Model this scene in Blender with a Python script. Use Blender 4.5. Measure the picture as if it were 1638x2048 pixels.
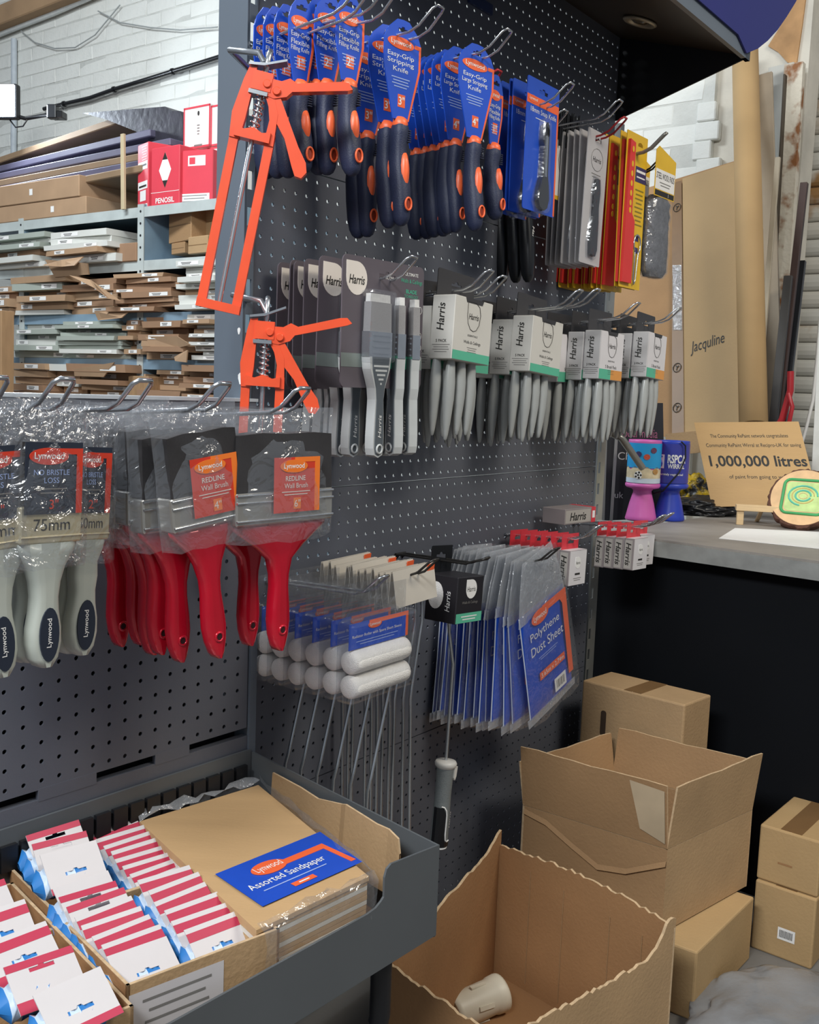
import bpy, bmesh, math, random
from mathutils import Vector, Matrix
random.seed(7)
for o in list(bpy.data.objects): bpy.data.objects.remove(o, do_unlink=True)
scene = bpy.context.scene
COL = scene.collection

# ------------------------------------------------------------------ camera
F_PX, PITCH, ROLL = 2067.134, math.radians(6.632305), math.radians(2.089647)
CAM = Vector((0, 0, 1.15))
_fw = Vector((0, math.cos(PITCH), -math.sin(PITCH))); _up0 = Vector((0, math.sin(PITCH), math.cos(PITCH))); _rt0 = Vector((1, 0, 0))
CRT = math.cos(ROLL)*_rt0 + math.sin(ROLL)*_up0
CUP = -math.sin(ROLL)*_rt0 + math.cos(ROLL)*_up0
cam_d = bpy.data.cameras.new('camera'); cam = bpy.data.objects.new('camera', cam_d); COL.objects.link(cam)
cam_d.sensor_fit = 'HORIZONTAL'; cam_d.sensor_width = 36; cam_d.lens = 36*F_PX/1638; cam_d.clip_start = 0.02
cam.matrix_world = Matrix.Translation(CAM) @ Matrix((CRT, CUP, -_fw)).transposed().to_4x4()
scene.camera = cam

# ------------------------------------------------------------------ world, lights, exposure
w = bpy.data.worlds.new('world'); scene.world = w; w.use_nodes = True
w.node_tree.nodes['Background'].inputs[0].default_value = (0.80, 0.88, 1.0, 1)
w.node_tree.nodes['Background'].inputs[1].default_value = 0.25
scene.view_settings.view_transform = 'Standard'; scene.view_settings.look = 'None'
scene.view_settings.gamma = 1; scene.view_settings.use_curve_mapping = False
scene.view_settings.exposure = 0.2
def area_light(name, loc, target, sx, sy, power, col):
    l = bpy.data.lights.new(name, 'AREA'); l.shape = 'RECTANGLE'; l.size = sx; l.size_y = sy; l.energy = power; l.color = col
    o = bpy.data.objects.new(name, l); COL.objects.link(o); o.location = loc
    o.rotation_euler = (Vector(target)-Vector(loc)).to_track_quat('-Z', 'Y').to_euler()
    return o
# the hall's ceiling strip lights: a row over the aisle in front of the display, one over the racking, one over the counter
area_light('ceiling_strip_light_aisle', (-1.15, -0.75, 2.9), (0.1, 1.7, 1.0), 1.7, 0.5, 100, (0.93, 0.97, 1.0))
area_light('ceiling_strip_light_right', (2.1, 0.7, 3.3), (1.1, 2.6, 0.8), 1.4, 0.5, 48, (1.0, 0.93, 0.80))
area_light('ceiling_strip_light_racking', (-2.0, 2.7, 3.6), (-1.3, 4.3, 1.2), 1.6, 0.4, 75, (0.88, 0.95, 1.0))

# ------------------------------------------------------------------ measured frames
YA, YB = math.radians(36.371043), math.radians(38.97295)
UA = Vector((math.sin(YA), math.cos(YA), 0)); NA = Vector((math.cos(YA), -math.sin(YA), 0))
UB = Vector((math.sin(YB), math.cos(YB), 0)); NB = Vector((math.cos(YB), -math.sin(YB), 0))
OA = Vector((-0.134673, 1.725755, 0)); OB = Vector((-0.485117, 1.222013, 0))
RA, RB = math.pi/2-YA, math.pi/2-YB       # heading of things that hang parallel to each panel
RS = -YA                                  # heading of the back wall and the racking
def AW(s, d, z): return OA + UA*s + NA*d + Vector((0, 0, z))
def BW(s, d, z): return OB + UB*s + NB*d + Vector((0, 0, z))
def ray(x, y): return _fw + CRT*((x-819)/F_PX) - CUP*((y-1024)/F_PX)
def hit(x, y, n, k):
    r = ray(x, y); return CAM + r*((k-CAM.dot(n))/r.dot(n))
def onA(x, y, d):                          # (s, z) of a sight line on the plane d in front of the tall panel
    p = hit(x, y, NA, OA.dot(NA)+d); return (p-OA).dot(UA), p.z
def onB(x, y, d):
    p = hit(x, y, NB, OB.dot(NB)+d); return (p-OB).dot(UB), p.z
def dA(x, y, s):                           # (d, z) of a sight line along the hook at s
    p = hit(x, y, UA, OA.dot(UA)+s); return (p-OA).dot(NA), p.z
def dB(x, y, s):
    p = hit(x, y, UB, OB.dot(UB)+s); return (p-OB).dot(NB), p.z
def onZ(x, y, z): return hit(x, y, Vector((0, 0, 1)), z)
KS = 2.933                                 # racking front plane, KW the back wall
KW = KS+0.72
def onS(x, y, k=KS): return hit(x, y, UA, k)
def SW(t, k, z): return NA*t + UA*k + Vector((0, 0, z))
def tS(p): return p.dot(NA)

# ------------------------------------------------------------------ materials
def lin(h):
    h = h.lstrip('#'); c = [int(h[i:i+2], 16)/255 for i in (0, 2, 4)]
    return tuple(x/12.92 if x <= .04045 else ((x+.055)/1.055)**2.4 for x in c)
_M = {}
def mat(name, hexc, rough=.5, metal=0, var=.08, vs=30, bump=0, bs=80, coat=0, stretch=None, hex2=None, thr=None, emit=0, spec=.5, alpha=None):
    """Principled material with procedural noise: var = brightness variation, hex2/thr = a second colour in noise patches."""
    if name in _M: return _M[name]
    m = bpy.data.materials.new(name); m.use_nodes = True; nt = m.node_tree; N = nt.nodes; L = nt.links
    b = N['Principled BSDF']; b.inputs['Roughness'].default_value = rough; b.inputs['Metallic'].default_value = metal
    b.inputs['Specular IOR Level'].default_value = spec
    if coat: b.inputs['Coat Weight'].default_value = coat; b.inputs['Coat Roughness'].default_value = .12
    c = lin(hexc); tc = N.new('ShaderNodeTexCoord'); mp = N.new('ShaderNodeMapping'); L.new(tc.outputs['Object'], mp.inputs[0])
    if stretch: mp.inputs['Scale'].default_value = stretch
    no = N.new('ShaderNodeTexNoise'); no.inputs['Scale'].default_value = vs; no.inputs['Detail'].default_value = 4; L.new(mp.outputs[0], no.inputs[0])
    r = N.new('ShaderNodeValToRGB'); L.new(no.outputs['Fac'], r.inputs[0]); e = r.color_ramp.elements
    if hex2:
        c2 = lin(hex2); t = thr or .5; e[0].position = t-.06; e[1].position = t+.06; e[0].color = (*c2, 1); e[1].color = (*c, 1)
    else:
        e[0].position = .25; e[1].position = .75
        e[0].color = (*[x*(1-var) for x in c], 1); e[1].color = (*[min(1, x*(1+var)) for x in c], 1)
    L.new(r.outputs[0], b.inputs['Base Color'])
    if bump:
        n2 = N.new('ShaderNodeTexNoise'); n2.inputs['Scale'].default_value = bs; n2.inputs['Detail'].default_value = 3; L.new(mp.outputs[0], n2.inputs[0])
        bp = N.new('ShaderNodeBump'); bp.inputs['Strength'].default_value = bump; bp.inputs['Distance'].default_value = .004
        L.new(n2.outputs['Fac'], bp.inputs['Height']); L.new(bp.outputs[0], b.inputs['Normal'])
    if emit:
        L.new(r.outputs[0], b.inputs['Emission Color']); b.inputs['Emission Strength'].default_value = emit
    _M[name] = m; return m
def film(name, tint=(.97, .975, .985), gloss=.14, bs=28, strength=.7, rough=.15, milk=.06):
    """Clear plastic film: mostly transparent, with crinkled highlights and a faint milky haze."""
    if name in _M: return _M[name]
    m = bpy.data.materials.new(name); m.use_nodes = True; nt = m.node_tree; N = nt.nodes; L = nt.links
    for n in list(N): N.remove(n)
    out = N.new('ShaderNodeOutputMaterial'); tr = N.new('ShaderNodeBsdfTransparent'); tr.inputs[0].default_value = (*tint, 1)
    gl = N.new('ShaderNodeBsdfGlossy'); gl.inputs['Roughness'].default_value = rough
    df = N.new('ShaderNodeBsdfDiffuse'); df.inputs[0].default_value = (.75, .78, .82, 1)
    tc = N.new('ShaderNodeTexCoord'); no = N.new('ShaderNodeTexNoise'); no.inputs['Scale'].default_value = bs; no.inputs['Detail'].default_value = 3; no.inputs['Distortion'].default_value = 1.2
    L.new(tc.outputs['Object'], no.inputs[0])
    bp = N.new('ShaderNodeBump'); bp.inputs['Strength'].default_value = strength; bp.inputs['Distance'].default_value = .012
    L.new(no.outputs['Fac'], bp.inputs['Height']); L.new(bp.outputs[0], gl.inputs['Normal'])
    a = N.new('ShaderNodeMixShader'); a.inputs[0].default_value = milk; L.new(tr.outputs[0], a.inputs[1]); L.new(df.outputs[0], a.inputs[2])
    x = N.new('ShaderNodeMixShader'); x.inputs[0].default_value = gloss; L.new(a.outputs[0], x.inputs[1]); L.new(gl.outputs[0], x.inputs[2])
    L.new(x.outputs[0], out.inputs[0]); _M[name] = m; return m

M_PANEL = mat('slate_powder_coat', '#5b5e67', .42, .0, .06, 6, .12, 900)
M_UPRIGHT = mat('grey_blue_steel', '#5f6872', .4, .0, .06, 5)
M_BLACK = mat('black_steel', '#17181c', .5, 0, .1, 8)
M_CHROME = mat('zinc_wire', '#c9ccd0', .22, .95, .05, 40)
M_DARKWIRE = mat('dark_wire', '#3c3a38', .35, .6, .05, 40)
M_ORANGE = mat('orange_paint', '#e2502a', .35, 0, .06, 30, coat=.3)
M_STEEL = mat('bright_steel', '#c4c8cc', .25, .9, .06, 60)
M_BLUE = mat('blue_card', '#1f4fc0', .38, 0, .05, 30, coat=.25)
M_BLUE_D = mat('deep_blue_card', '#17398f', .4, 0, .05, 30)
M_CARDORANGE = mat('orange_print', '#f0683a', .4, 0, .04, 30)
M_WHITE = mat('white_print', '#eceae6', .5, 0, .03, 40)
M_NAVY = mat('navy_soft_grip', '#222943', .55, 0, .1, 60, .15, 500)
M_NAVYB = mat('navy_rib', '#1d2238', .6, 0, .1, 60)
M_BLKPL = mat('black_plastic', '#16171a', .3, 0, .1, 40)
M_INK = mat('black_ink', '#25231f', .6, 0, .05, 40)
M_GREYINK = mat('grey_ink', '#7d7a76', .6, 0, .05, 40)
M_FILM = film('clear_bag_film')
M_BLISTER = film('clear_blister', gloss=.12, bs=14, strength=.5, milk=.03)
M_MILKY = film('milky_polythene', gloss=.16, bs=40, strength=1.0, milk=.28)
M_CARDB = mat('brown_cardboard', '#ad8e68', .8, 0, .1, 9, .2, 160, hex2=None)
M_CARDB2 = mat('tan_cardboard', '#a17e58', .8, 0, .1, 7, .2, 160)
M_CARDB3 = mat('orange_cardboard', '#a0774f', .8, 0, .12, 6, .2, 160)
M_CARDEDGE = mat('cardboard_edge', '#c4a884', .85, 0, .2, 120)
M_TAPE = mat('brown_tape', '#7d5f3e', .42, 0, .08, 20)

# ------------------------------------------------------------------ mesh builder
_TC = {}
def _text(body, bold, shear, space):
    key = (body, bold, shear, space)
    if key in _TC: return _TC[key]
    cu = bpy.data.curves.new('t', 'FONT'); cu.body = body; cu.size = 1; cu.align_x = 'LEFT'; cu.shear = shear
    cu.offset = bold; cu.resolution_u = 3; cu.space_character = space; cu.dimensions = '2D'; cu.fill_mode = 'BOTH'
    ob = bpy.data.objects.new('t', cu); me = ob.to_mesh()
    v = [(p.co.x, p.co.y) for p in me.vertices]; f = [tuple(p.vertices) for p in me.polygons]
    ob.to_mesh_clear(); bpy.data.objects.remove(ob); bpy.data.curves.remove(cu)
    x0, x1 = min(a for a, _ in v), max(a for a, _ in v); y0, y1 = min(b for _, b in v), max(b for _, b in v)
    _TC[key] = (v, f, x0, x1, y0, y1); return _TC[key]
TURN_L = Matrix.Rotation(-math.pi/2, 4, 'Z')   # print that faces -X instead of -Y
class MB:
    def __init__(s): s.v, s.f, s.m, s.sm, s.mats = [], [], [], [], []
    def mi(s, m):
        if m not in s.mats: s.mats.append(m)
        return s.mats.index(m)
    def add(s, v, f, m, M=None, smooth=False):
        o = len(s.v)
        s.v += [tuple(M @ Vector(p)) if M else tuple(p) for p in v]
        k = s.mi(m)
        for q in f: s.f.append(tuple(i+o for i in q)); s.m.append(k); s.sm.append(smooth)
        return s
    def box(s, x0, x1, y0, y1, z0, z1, m, M=None):
        return s.add([(x0,y0,z0),(x1,y0,z0),(x1,y1,z0),(x0,y1,z0),(x0,y0,z1),(x1,y0,z1),(x1,y1,z1),(x0,y1,z1)],
            [(0,3,2,1),(4,5,6,7),(0,1,5,4),(1,2,6,5),(2,3,7,6),(3,0,4,7)], m, M)
    def rbox(s, x0, x1, y0, y1, z0, z1, m, r=.002, seg=2, M=None):
        bm = bmesh.new(); bmesh.ops.create_cube(bm, size=1)
        for v in bm.verts: v.co = Vector(((x0+x1)/2+v.co.x*(x1-x0), (y0+y1)/2+v.co.y*(y1-y0), (z0+z1)/2+v.co.z*(z1-z0)))
        bmesh.ops.bevel(bm, geom=list(bm.edges), offset=r, segments=seg, affect='EDGES', profile=.5)
        bm.verts.ensure_lookup_table(); bm.verts.index_update()
        s.add([v.co[:] for v in bm.verts], [tuple(v.index for v in f.verts) for f in bm.faces], m, M); bm.free(); return s
    def prism(s, poly, y0, y1, m, M=None, hole=None, side=None):
        """Outline in (x, z), counter-clockwise seen from -Y, pulled from y0 (front) to y1."""
        P = list(poly)
        if hole:
            hx, hz = hole[0]; i = min(range(len(P)), key=lambda k: (P[k][0]-hx)**2+(P[k][1]-hz)**2)
            h = list(hole); ring = P[:i+1]+[h[0]]+h[:0:-1]+[h[0]]+P[i:]
        else: ring = P
        n = len(ring); v = [(x, y0, z) for x, z in ring]+[(x, y1, z) for x, z in ring]
        s.add(v, [tuple(range(n)), tuple(range(2*n-1, n-1, -1))], m, M)
        def wall(R, flip):
            k = len(R); vv = [(x, y0, z) for x, z in R]+[(x, y1, z) for x, z in R]
            s.add(vv, [((i+1) % k, i, i+k, (i+1) % k+k) if not flip else (i, (i+1) % k, (i+1) % k+k, i+k) for i in range(k)], side or m, M)
        wall(P, False)
        if hole: wall(list(hole), True)
        return s
    def quad(s, x0, x1, z0, z1, y, m, M=None): return s.add([(x0,y,z0),(x1,y,z0),(x1,y,z1),(x0,y,z1)], [(0,1,2,3)], m, M)
    def ell(s, cx, cz, rx, rz, y0, y1, m, n=24, M=None): return s.prism([(cx+rx*math.cos(6.28318*i/n), cz+rz*math.sin(6.28318*i/n)) for i in range(n)], y0, y1, m, M)
    def tube(s, pts, r, m, n=8, closed=False, M=None, rads=None):
        P = [Vector(p) for p in pts]; k = len(P); rings = []; up = None
        for i in range(k):
            a = P[(i-1) % k] if (closed or i > 0) else P[i]; b = P[(i+1) % k] if (closed or i < k-1) else P[i]
            t = (b-a).normalized()
            if up is None: up = t.orthogonal().normalized()
            else:
                up = up-t*up.dot(t); up = up.normalized() if up.length > 1e-6 else t.orthogonal().normalized()
            q = t.cross(up); rr = rads[i] if rads else r
            rings.append([P[i]+(up*math.cos(6.28318*j/n)+q*math.sin(6.28318*j/n))*rr for j in range(n)])
        return s.loft(rings, m, closed=closed, M=M)
    def loft(s, rings, m, closed=False, cap=True, M=None, smooth=True):
        n = len(rings[0]); k = len(rings); v = [tuple(p) for R in rings for p in R]; f = []
        for i in range(k if closed else k-1):
            a, b = i*n, ((i+1) % k)*n
            f += [(a+j, a+(j+1) % n, b+(j+1) % n, b+j) for j in range(n)]
        s.add(v, f, m, M, smooth)
        if cap and not closed:
            s.add(rings[0], [tuple(range(n-1, -1, -1))], m, M); s.add(rings[-1], [tuple(range(n))], m, M)
        return s
    def lathe(s, prof, m, n=32, c=(0, 0, 0), M=None, smooth=True):
        return s.loft([[(c[0]+r*math.cos(6.28318*j/n), c[1]+r*math.sin(6.28318*j/n), c[2]+z) for j in range(n)] for r, z in prof], m, M=M, smooth=smooth)
    def text(s, body, cx, cz, y, h, m, w=None, bold=0, shear=0, space=1, rot=0, M=None):
        """Flat lettering facing -Y, h tall (bounding box), squeezed to width w when given."""
        v, f, x0, x1, y0, y1 = _text(body, bold, shear, space)
        k = h/(y1-y0); kx = w/(x1-x0) if w else k; c, sn = math.cos(math.radians(rot)), math.sin(math.radians(rot))
        out = []
        for a, b in v:
            X, Z = (a-(x0+x1)/2)*kx, (b-(y0+y1)/2)*k
            out.append((cx+X*c-Z*sn, y, cz+X*sn+Z*c))
        return s.add(out, f, m, M)
    def lines(s, cx, z, y, w, n, step, h, m, M=None, rot=0):
        """Rows of print too small to read."""
        for i in range(n):
            ww = w*(1, .82, .93, .7)[i % 4]; s.quad(cx-ww/2, cx+ww/2, z-i*step-h, z-i*step, y, m, M)
        return s
    def build(s, name, parent=None, label=None, kind=None, rot=None, loc=None):
        me = bpy.data.meshes.new(name); me.from_pydata(s.v, [], s.f)
        for q in s.mats: me.materials.append(q)
        me.polygons.foreach_set('material_index', s.m); me.polygons.foreach_set('use_smooth', s.sm); me.update()
        o = bpy.data.objects.new(name, me); COL.objects.link(o)
        if parent: o.parent = parent
        if label: o['label'] = label
        if kind: o['kind'] = kind
        if rot: o.rotation_euler = rot
        if loc: o.location = loc
        return o
def thing(name, label, cat, loc=(0, 0, 0), rz=0, group=None, rx=0, ry=0):
    o = bpy.data.objects.new(name, None); COL.objects.link(o); o.empty_display_size = .02
    o.location = loc; o.rotation_euler = (rx, ry, rz); o['label'] = label; o['category'] = cat
    if group: o['group'] = group
    return o
def tag(o, label, cat, group=None):
    o['label'] = label; o['category'] = cat
    if group: o['group'] = group
    return o
def struct(o): o['kind'] = 'structure'; return o
_KIDS = {}
def clone(root, loc, rz, label, group=None, rx=0, ry=0, scale=None):
    """A copy of a thing with copies of its parts and sub-parts, sharing mesh data."""
    r = root.copy(); COL.objects.link(r); r.location = loc; r.rotation_euler = (rx, ry, rz); r['label'] = label
    if group: r['group'] = group
    if scale: r.scale = scale
    for ch in list(root.children):
        c = ch.copy(); COL.objects.link(c); c.parent = r
        for g in list(ch.children):
            d = g.copy(); COL.objects.link(d); d.parent = c
    return r
class Kind:
    """First use places the built thing itself, later uses copy it."""
    def __init__(s, root): s.root, s.used = root, False
    def put(s, loc, rz, label, group=None, rx=0, ry=0):
        if not s.used:
            s.used = True; r = s.root; r.location = loc; r.rotation_euler = (rx, ry, rz); r['label'] = label
            if group: r['group'] = group
            return r
        return clone(s.root, loc, rz, label, group, rx, ry)
NTH = ['foremost', 'second', 'third', 'fourth', 'fifth', 'sixth', 'seventh', 'eighth', 'ninth', 'tenth', 'eleventh', 'twelfth', 'thirteenth', 'fourteenth', 'fifteenth', 'sixteenth', 'seventeenth', 'eighteenth']
def rrect(x0, x1, z0, z1, r, n=4):
    out = []
    for cx, cz, a in ((x1-r, z0+r, -90), (x1-r, z1-r, 0), (x0+r, z1-r, 90), (x0+r, z0+r, 180)):
        for i in range(n+1):
            t = math.radians(a+90*i/n); out.append((cx+r*math.cos(t), cz+r*math.sin(t)))
    return out
def slot(cx, cz, w, h):   # hanging slot with a raised middle
    return [(cx-w/2, cz-h/2), (cx+w/2, cz-h/2), (cx+w/2, cz+h*.2), (cx+h*.6, cz+h*.2), (cx+h*.35, cz+h*.6), (cx-h*.35, cz+h*.6), (cx-h*.6, cz+h*.2), (cx-w/2, cz+h*.2)]
# ================================================================== STRUCTURE: floor and back wall
fl = MB(); fl.add([(-9,-4,0),(7,-4,0),(7,9,0),(-9,9,0)], [(0,1,2,3)], mat('grey_concrete', '#6d6a66', .8, 0, .25, 2.5, .3, 40))
struct(fl.build('floor'))
M_PAINTBRICK = mat('white_painted_brick', '#dfe0da', .75, 0, .07, 5, .9, 30)
M_PAINTB2 = mat('white_painted_mortar', '#c9cac4', .8, 0, .12, 9, .8, 45)
wb = MB(); 
T0, T1 = -6.5, -0.86+0.0
def wall_box(t0, t1, k0, k1, z0, z1, m, mb): # box in back-wall frame (t right, k away)
    c = [SW(t, k, z) for z in (z0, z1) for t, k in ((t0,k0),(t1,k0),(t1,k1),(t0,k1))]
    mb.add(c, [(0,3,2,1),(4,5,6,7),(0,1,5,4),(1,2,6,5),(2,3,7,6),(3,0,4,7)], m)
TR = tS(onS(1432, 300, KW))          # right-hand end of the brickwork
TL = tS(onS(-60, 300, KW))
wall_box(-6.5, TR-.02, KW+.004, KW+.16, 0, 4.2, M_PAINTB2, wb)
wall_back = struct(wb.build('wall_back'))
# painted bricks that the picture shows above the racking and beside the display: each its own piece, edges softened by paint
brick_meshes = []
for k in range(5):
    bm = bmesh.new(); bmesh.ops.create_cube(bm, size=1)
    for v in bm.verts: v.co = Vector((v.co.x*.2225, v.co.y*.03, v.co.z*.0725))
    bmesh.ops.bevel(bm, geom=list(bm.edges), offset=.0035, segments=1, affect='EDGES')
    rr = random.Random(k)
    for v in bm.verts: v.co += Vector((rr.uniform(-.004,.004), rr.uniform(-.0015,.0015), rr.uniform(-.003,.003)))
    me = bpy.data.meshes.new('brick'); bm.to_mesh(me); bm.free(); me.materials.append(M_PAINTBRICK); brick_meshes.append(me)
def bricks(x0, y0, x1, y1, poly_ok):
    a, b = onS(x0, y0, KW), onS(x1, y1, KW); t0, t1 = tS(a), tS(b); z1 = max(onS(x0, y0, KW).z, onS(x1, y0, KW).z); z0 = min(onS(x0, y1, KW).z, onS(x1, y1, KW).z)
    r = int(z0/.075)
    n = 0
    while r*.075 < z1:
        c = math.floor(t0/.225)-1
        while c*.225 < t1:
            t = c*.225+(.1125 if r % 2 else 0)
            if t0 < t < t1 and poly_ok(t, r*.075) and t+.11 < TR:
                o = bpy.data.objects.new('brick', brick_meshes[random.randrange(5)]); COL.objects.link(o); o.parent = wall_back
                o.location = SW(t, KW+.0172+random.uniform(-.0012, .0008), r*.075); o.rotation_euler = (0, random.uniform(-.006,.006), RS); n += 1
            c += 1
        r += 1
    return n
nb = bricks(-25, -20, 470, 330, lambda t, z: z > 1.55)
nb += bricks(1195, 170, 1425, 390, lambda t, z: True)

# ================================================================== TALL DISPLAY STAND (frame A)
def pegboard(W, s0, s1, z0, z1, cols, rows, r=.0031, th=.0022):
    mb = MB(); cb = [s0]+[(a+b)/2 for a, b in zip(cols, cols[1:])]+[s1]; rb = [z0]+[(a+b)/2 for a, b in zip(rows, rows[1:])]+[z1]
    O = [(r*math.cos(math.radians(22.5+45*k)), r*math.sin(math.radians(22.5+45*k))) for k in range(8)]
    v, f = [], []
    for j, z in enumerate(rows):
        for i, s in enumerate(cols):
            n = len(v); a, b, c, d = cb[i], cb[i+1], rb[j], rb[j+1]
            v += [W(a,0,c), W(b,0,c), W(b,0,d), W(a,0,d)]+[W(s+x,0,z+y) for x, y in O]+[W(s+x,-th,z+y) for x, y in O]
            # octagon: 0=22.5 1=67.5 2=112.5 3=157.5 4=202.5 5=247.5 6=292.5 7=337.5
            q = lambda k: n+4+k
            f += [(n,n+1,q(6),q(5)), (n+1,n+2,q(0),q(7)), (n+2,n+3,q(2),q(1)), (n+3,n,q(4),q(3)), (n+1,q(7),q(6)), (n+2,q(1),q(0)), (n+3,q(3),q(2)), (n,q(5),q(4))]
            f += [(q(k), q((k+1) % 8), q((k+1) % 8)+8, q(k)+8) for k in range(8)]
    mb.add(v, f, M_PANEL)
    # folded edges all round
    for (a, b), (c, d) in (((s0,z0),(s1,z0)), ((s1,z0),(s1,z1)), ((s1,z1),(s0,z1))):
        mb.add([W(a,0,b), W(c,0,d), W(c,-.012,d), W(a,-.012,b)], [(0,1,2,3)], M_PANEL)
    return mb
tall = thing('display_stand', 'tall slate grey pegboard display stand crowded with brushes and knives', 'display stand', AW(.38, 0, 0), 0)
def under(o, root):                     # parent without moving
    o.parent = root; o.matrix_parent_inverse = Matrix.LocRotScale(root.location, root.rotation_euler, None).inverted(); return o
Z0 = .99857
cols = [.025*i for i in range(-7, 40)]
def rows_between(z0, z1, ph): 
    k = math.ceil((z0+.008-ph)/.025); out = []
    while ph+.025*k < z1-.008: out.append(ph+.025*k); k += 1
    return out
for z0, z1, ph in ((.07, .4845, Z0), (.4865, .985, Z0), (.987, 1.485, Z0), (1.487, 1.985, 1.8619)):
    under(pegboard(AW, -.19, .985, z0, z1, cols, rows_between(z0, z1, ph)).build('pegboard_panel'), tall)
def slotted(W, s0, s1, z0, z1, pitch, hw, hh, zc, m=M_UPRIGHT, d=0):
    mb = MB(); sc = (s0+s1)/2; z = z0; k = math.ceil((z0-zc)/pitch+.5)
    v, f = [], []
    while zc+k*pitch < z1-hh:
        c = zc+k*pitch; a, b = c-pitch/2, c+pitch/2; n = len(v)
        v += [W(s0,d,a), W(s1,d,a), W(s1,d,b), W(s0,d,b)]+[W(sc+x*hw/2,d,c+y*hh/2) for x, y in ((-1,-1),(1,-1),(1,1),(-1,1))]+[W(sc+x*hw/2,d-.003,c+y*hh/2) for x, y in ((-1,-1),(1,-1),(1,1),(-1,1))]
        f += [(n+i, n+(i+1) % 4, n+4+(i+1) % 4, n+4+i) for i in range(4)]+[(n+4+i, n+4+(i+1) % 4, n+8+(i+1) % 4, n+8+i) for i in range(4)]; k += 1
    mb.add(v, f, m); return mb
def boxW(mb, W, s0, s1, d0, d1, z0, z1, m):
    c = [W(s, d, z) for z in (z0, z1) for s, d in ((s0,d1),(s1,d1),(s1,d0),(s0,d0))]
    return mb.add(c, [(0,3,2,1),(4,5,6,7),(0,1,5,4),(1,2,6,5),(2,3,7,6),(3,0,4,7)], m)
for side, (a, b, c, e) in enumerate(((-.2115, -.2085, -.2095, -.191), (1.012, 1.03, .988, 1.012))):
    u = MB(); boxW(u, AW, a, b, -.057, .003, 0, 2.1 if side == 0 else 1.8, M_UPRIGHT if side == 0 else mat('bare_galvanised', '#a9aaa6', .4, .6, .12, 20)); 
    up = under(u.build('upright'), tall)
    sl = slotted(AW, c, e, .05, 2.05 if side == 0 else 1.75, .052, .011, .027, 1.606, M_UPRIGHT if side == 0 else mat('bare_galvanised', '#a9aaa6'), .003).build('slotted_strip'); sl.parent = up; sl.matrix_parent_inverse = (up.matrix_parent_inverse @ Matrix()).copy(); sl.parent = tall; sl.matrix_parent_inverse = up.matrix_parent_inverse
c = MB(); boxW(c, AW, -.18, .97, -.09, -.085, .05, .80, M_BLACK); under(c.build('back_sheet'), tall)  # unseen black sheet added so the lower peg holes look dark
# angled bracket arm showing beyond the right upright
br = MB(); p0, p1, p2 = [AW(s, d, z) for d, (s, z) in ((.01, onA(1222, 866, .01)), (.035, onA(1243, 876, .035)), (.06, onA(1285, 936, .06)))]
br.tube([p0, p0.lerp(p1,.7), p1, p1.lerp(p2,.3), p2], .009, mat('satin_steel', '#9c9a92', .35, .7, .08, 30), 6); under(br.build('bracket_arm'), tall)
# loose chips of white paint on the left upright
for px, py, r in ((481, 757, .006), (478, 662, .0035)):
    d_, z_ = dA(px, py, -.2116); c = MB(); c.prism([(r*.8*math.cos(q)*(1+.3*math.sin(3*q)), r*1.5*math.sin(q)) for q in [k*.6283 for k in range(10)]], 0, .0006, M_WHITE, Matrix.Translation(AW(-.212, d_, z_)) @ Matrix.Rotation(RA-math.pi/2, 4, 'Z'))
    under(c.build('paint_chip'), tall)
# canopy: sloped underside, tapered side cheek, grey front frame, curved blue header
can = thing('display_canopy', 'black display canopy with a curved blue header and a recessed downlight', 'canopy', AW(.38, .15, 1.9), 0)
c = MB(); boxW(c, AW, -.27, .985, .0, .001, 1.9855, 1.99, M_BLACK)
c.add([AW(-.27,0,1.985), AW(.985,0,1.985), AW(.985,.30,1.90), AW(-.27,.30,1.90)], [(0,1,2,3)], mat('bronze_brown_panel', '#3a2f24', .45, 0, .1, 6)); under(c.build('underside'), can)
c = MB(); P = [(0,1.799),(.30,1.893),(.30,2.3),(0,2.3)]; v = [AW(.985,d,z) for d, z in P]+[AW(.989,d,z) for d, z in P]
c.add(v, [(0,1,2,3),(7,6,5,4)]+[((i+1) % 4, i, i+4, (i+1) % 4+4) for i in range(4)], M_BLACK)
under(c.build('side_cheek'), can)
c = MB(); boxW(c, AW, -.27, .992, .298, .308, 1.888, 1.925, M_UPRIGHT); boxW(c, AW, .965, .992, .298, .308, 1.888, 2.2, M_UPRIGHT); under(c.build('front_frame'), can)
arc = [onA(x, y, .309) for x, y in ((1490,107),(1512,98),(1532,82),(1552,60),(1570,34),(1588,5),(1602,-25))]
pl = [(-.27, arc[0][1]+.022), (.90, arc[0][1]+.022), (arc[0][0], arc[0][1])]+arc[1:]+[(arc[-1][0], 2.3), (-.27, 2.3)]
c = MB(); n = len(pl); v = [AW(s, .313, z) for s, z in pl]+[AW(s, .309, z) for s, z in pl]
c.add(v, [tuple(range(n)), tuple(range(2*n-1, n-1, -1))]+[((i+1) % n, i, i+n, (i+1) % n+n) for i in range(n)], mat('royal_blue_sign', '#191c6a', .4, 0, .05, 5)); under(c.build('header_sign'), can)
dl = dA(1276, 71, .80)
q = MB(); dx, dz = .135, 1.985-.135*.085/.30
Mx = Matrix.Translation(AW(.80, dx, dz-.004)) @ Matrix.Rotation(RA, 4, 'Z') @ Matrix.Rotation(math.atan2(.085,.30), 4, 'X')
q.lathe([(.030,.004),(.036,.002),(.037,-.001),(.033,-.004),(.026,-.002),(.024,.003)], mat('satin_bezel', '#b9aa90', .35, .5, .1, 30), 28, M=Mx)
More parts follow.
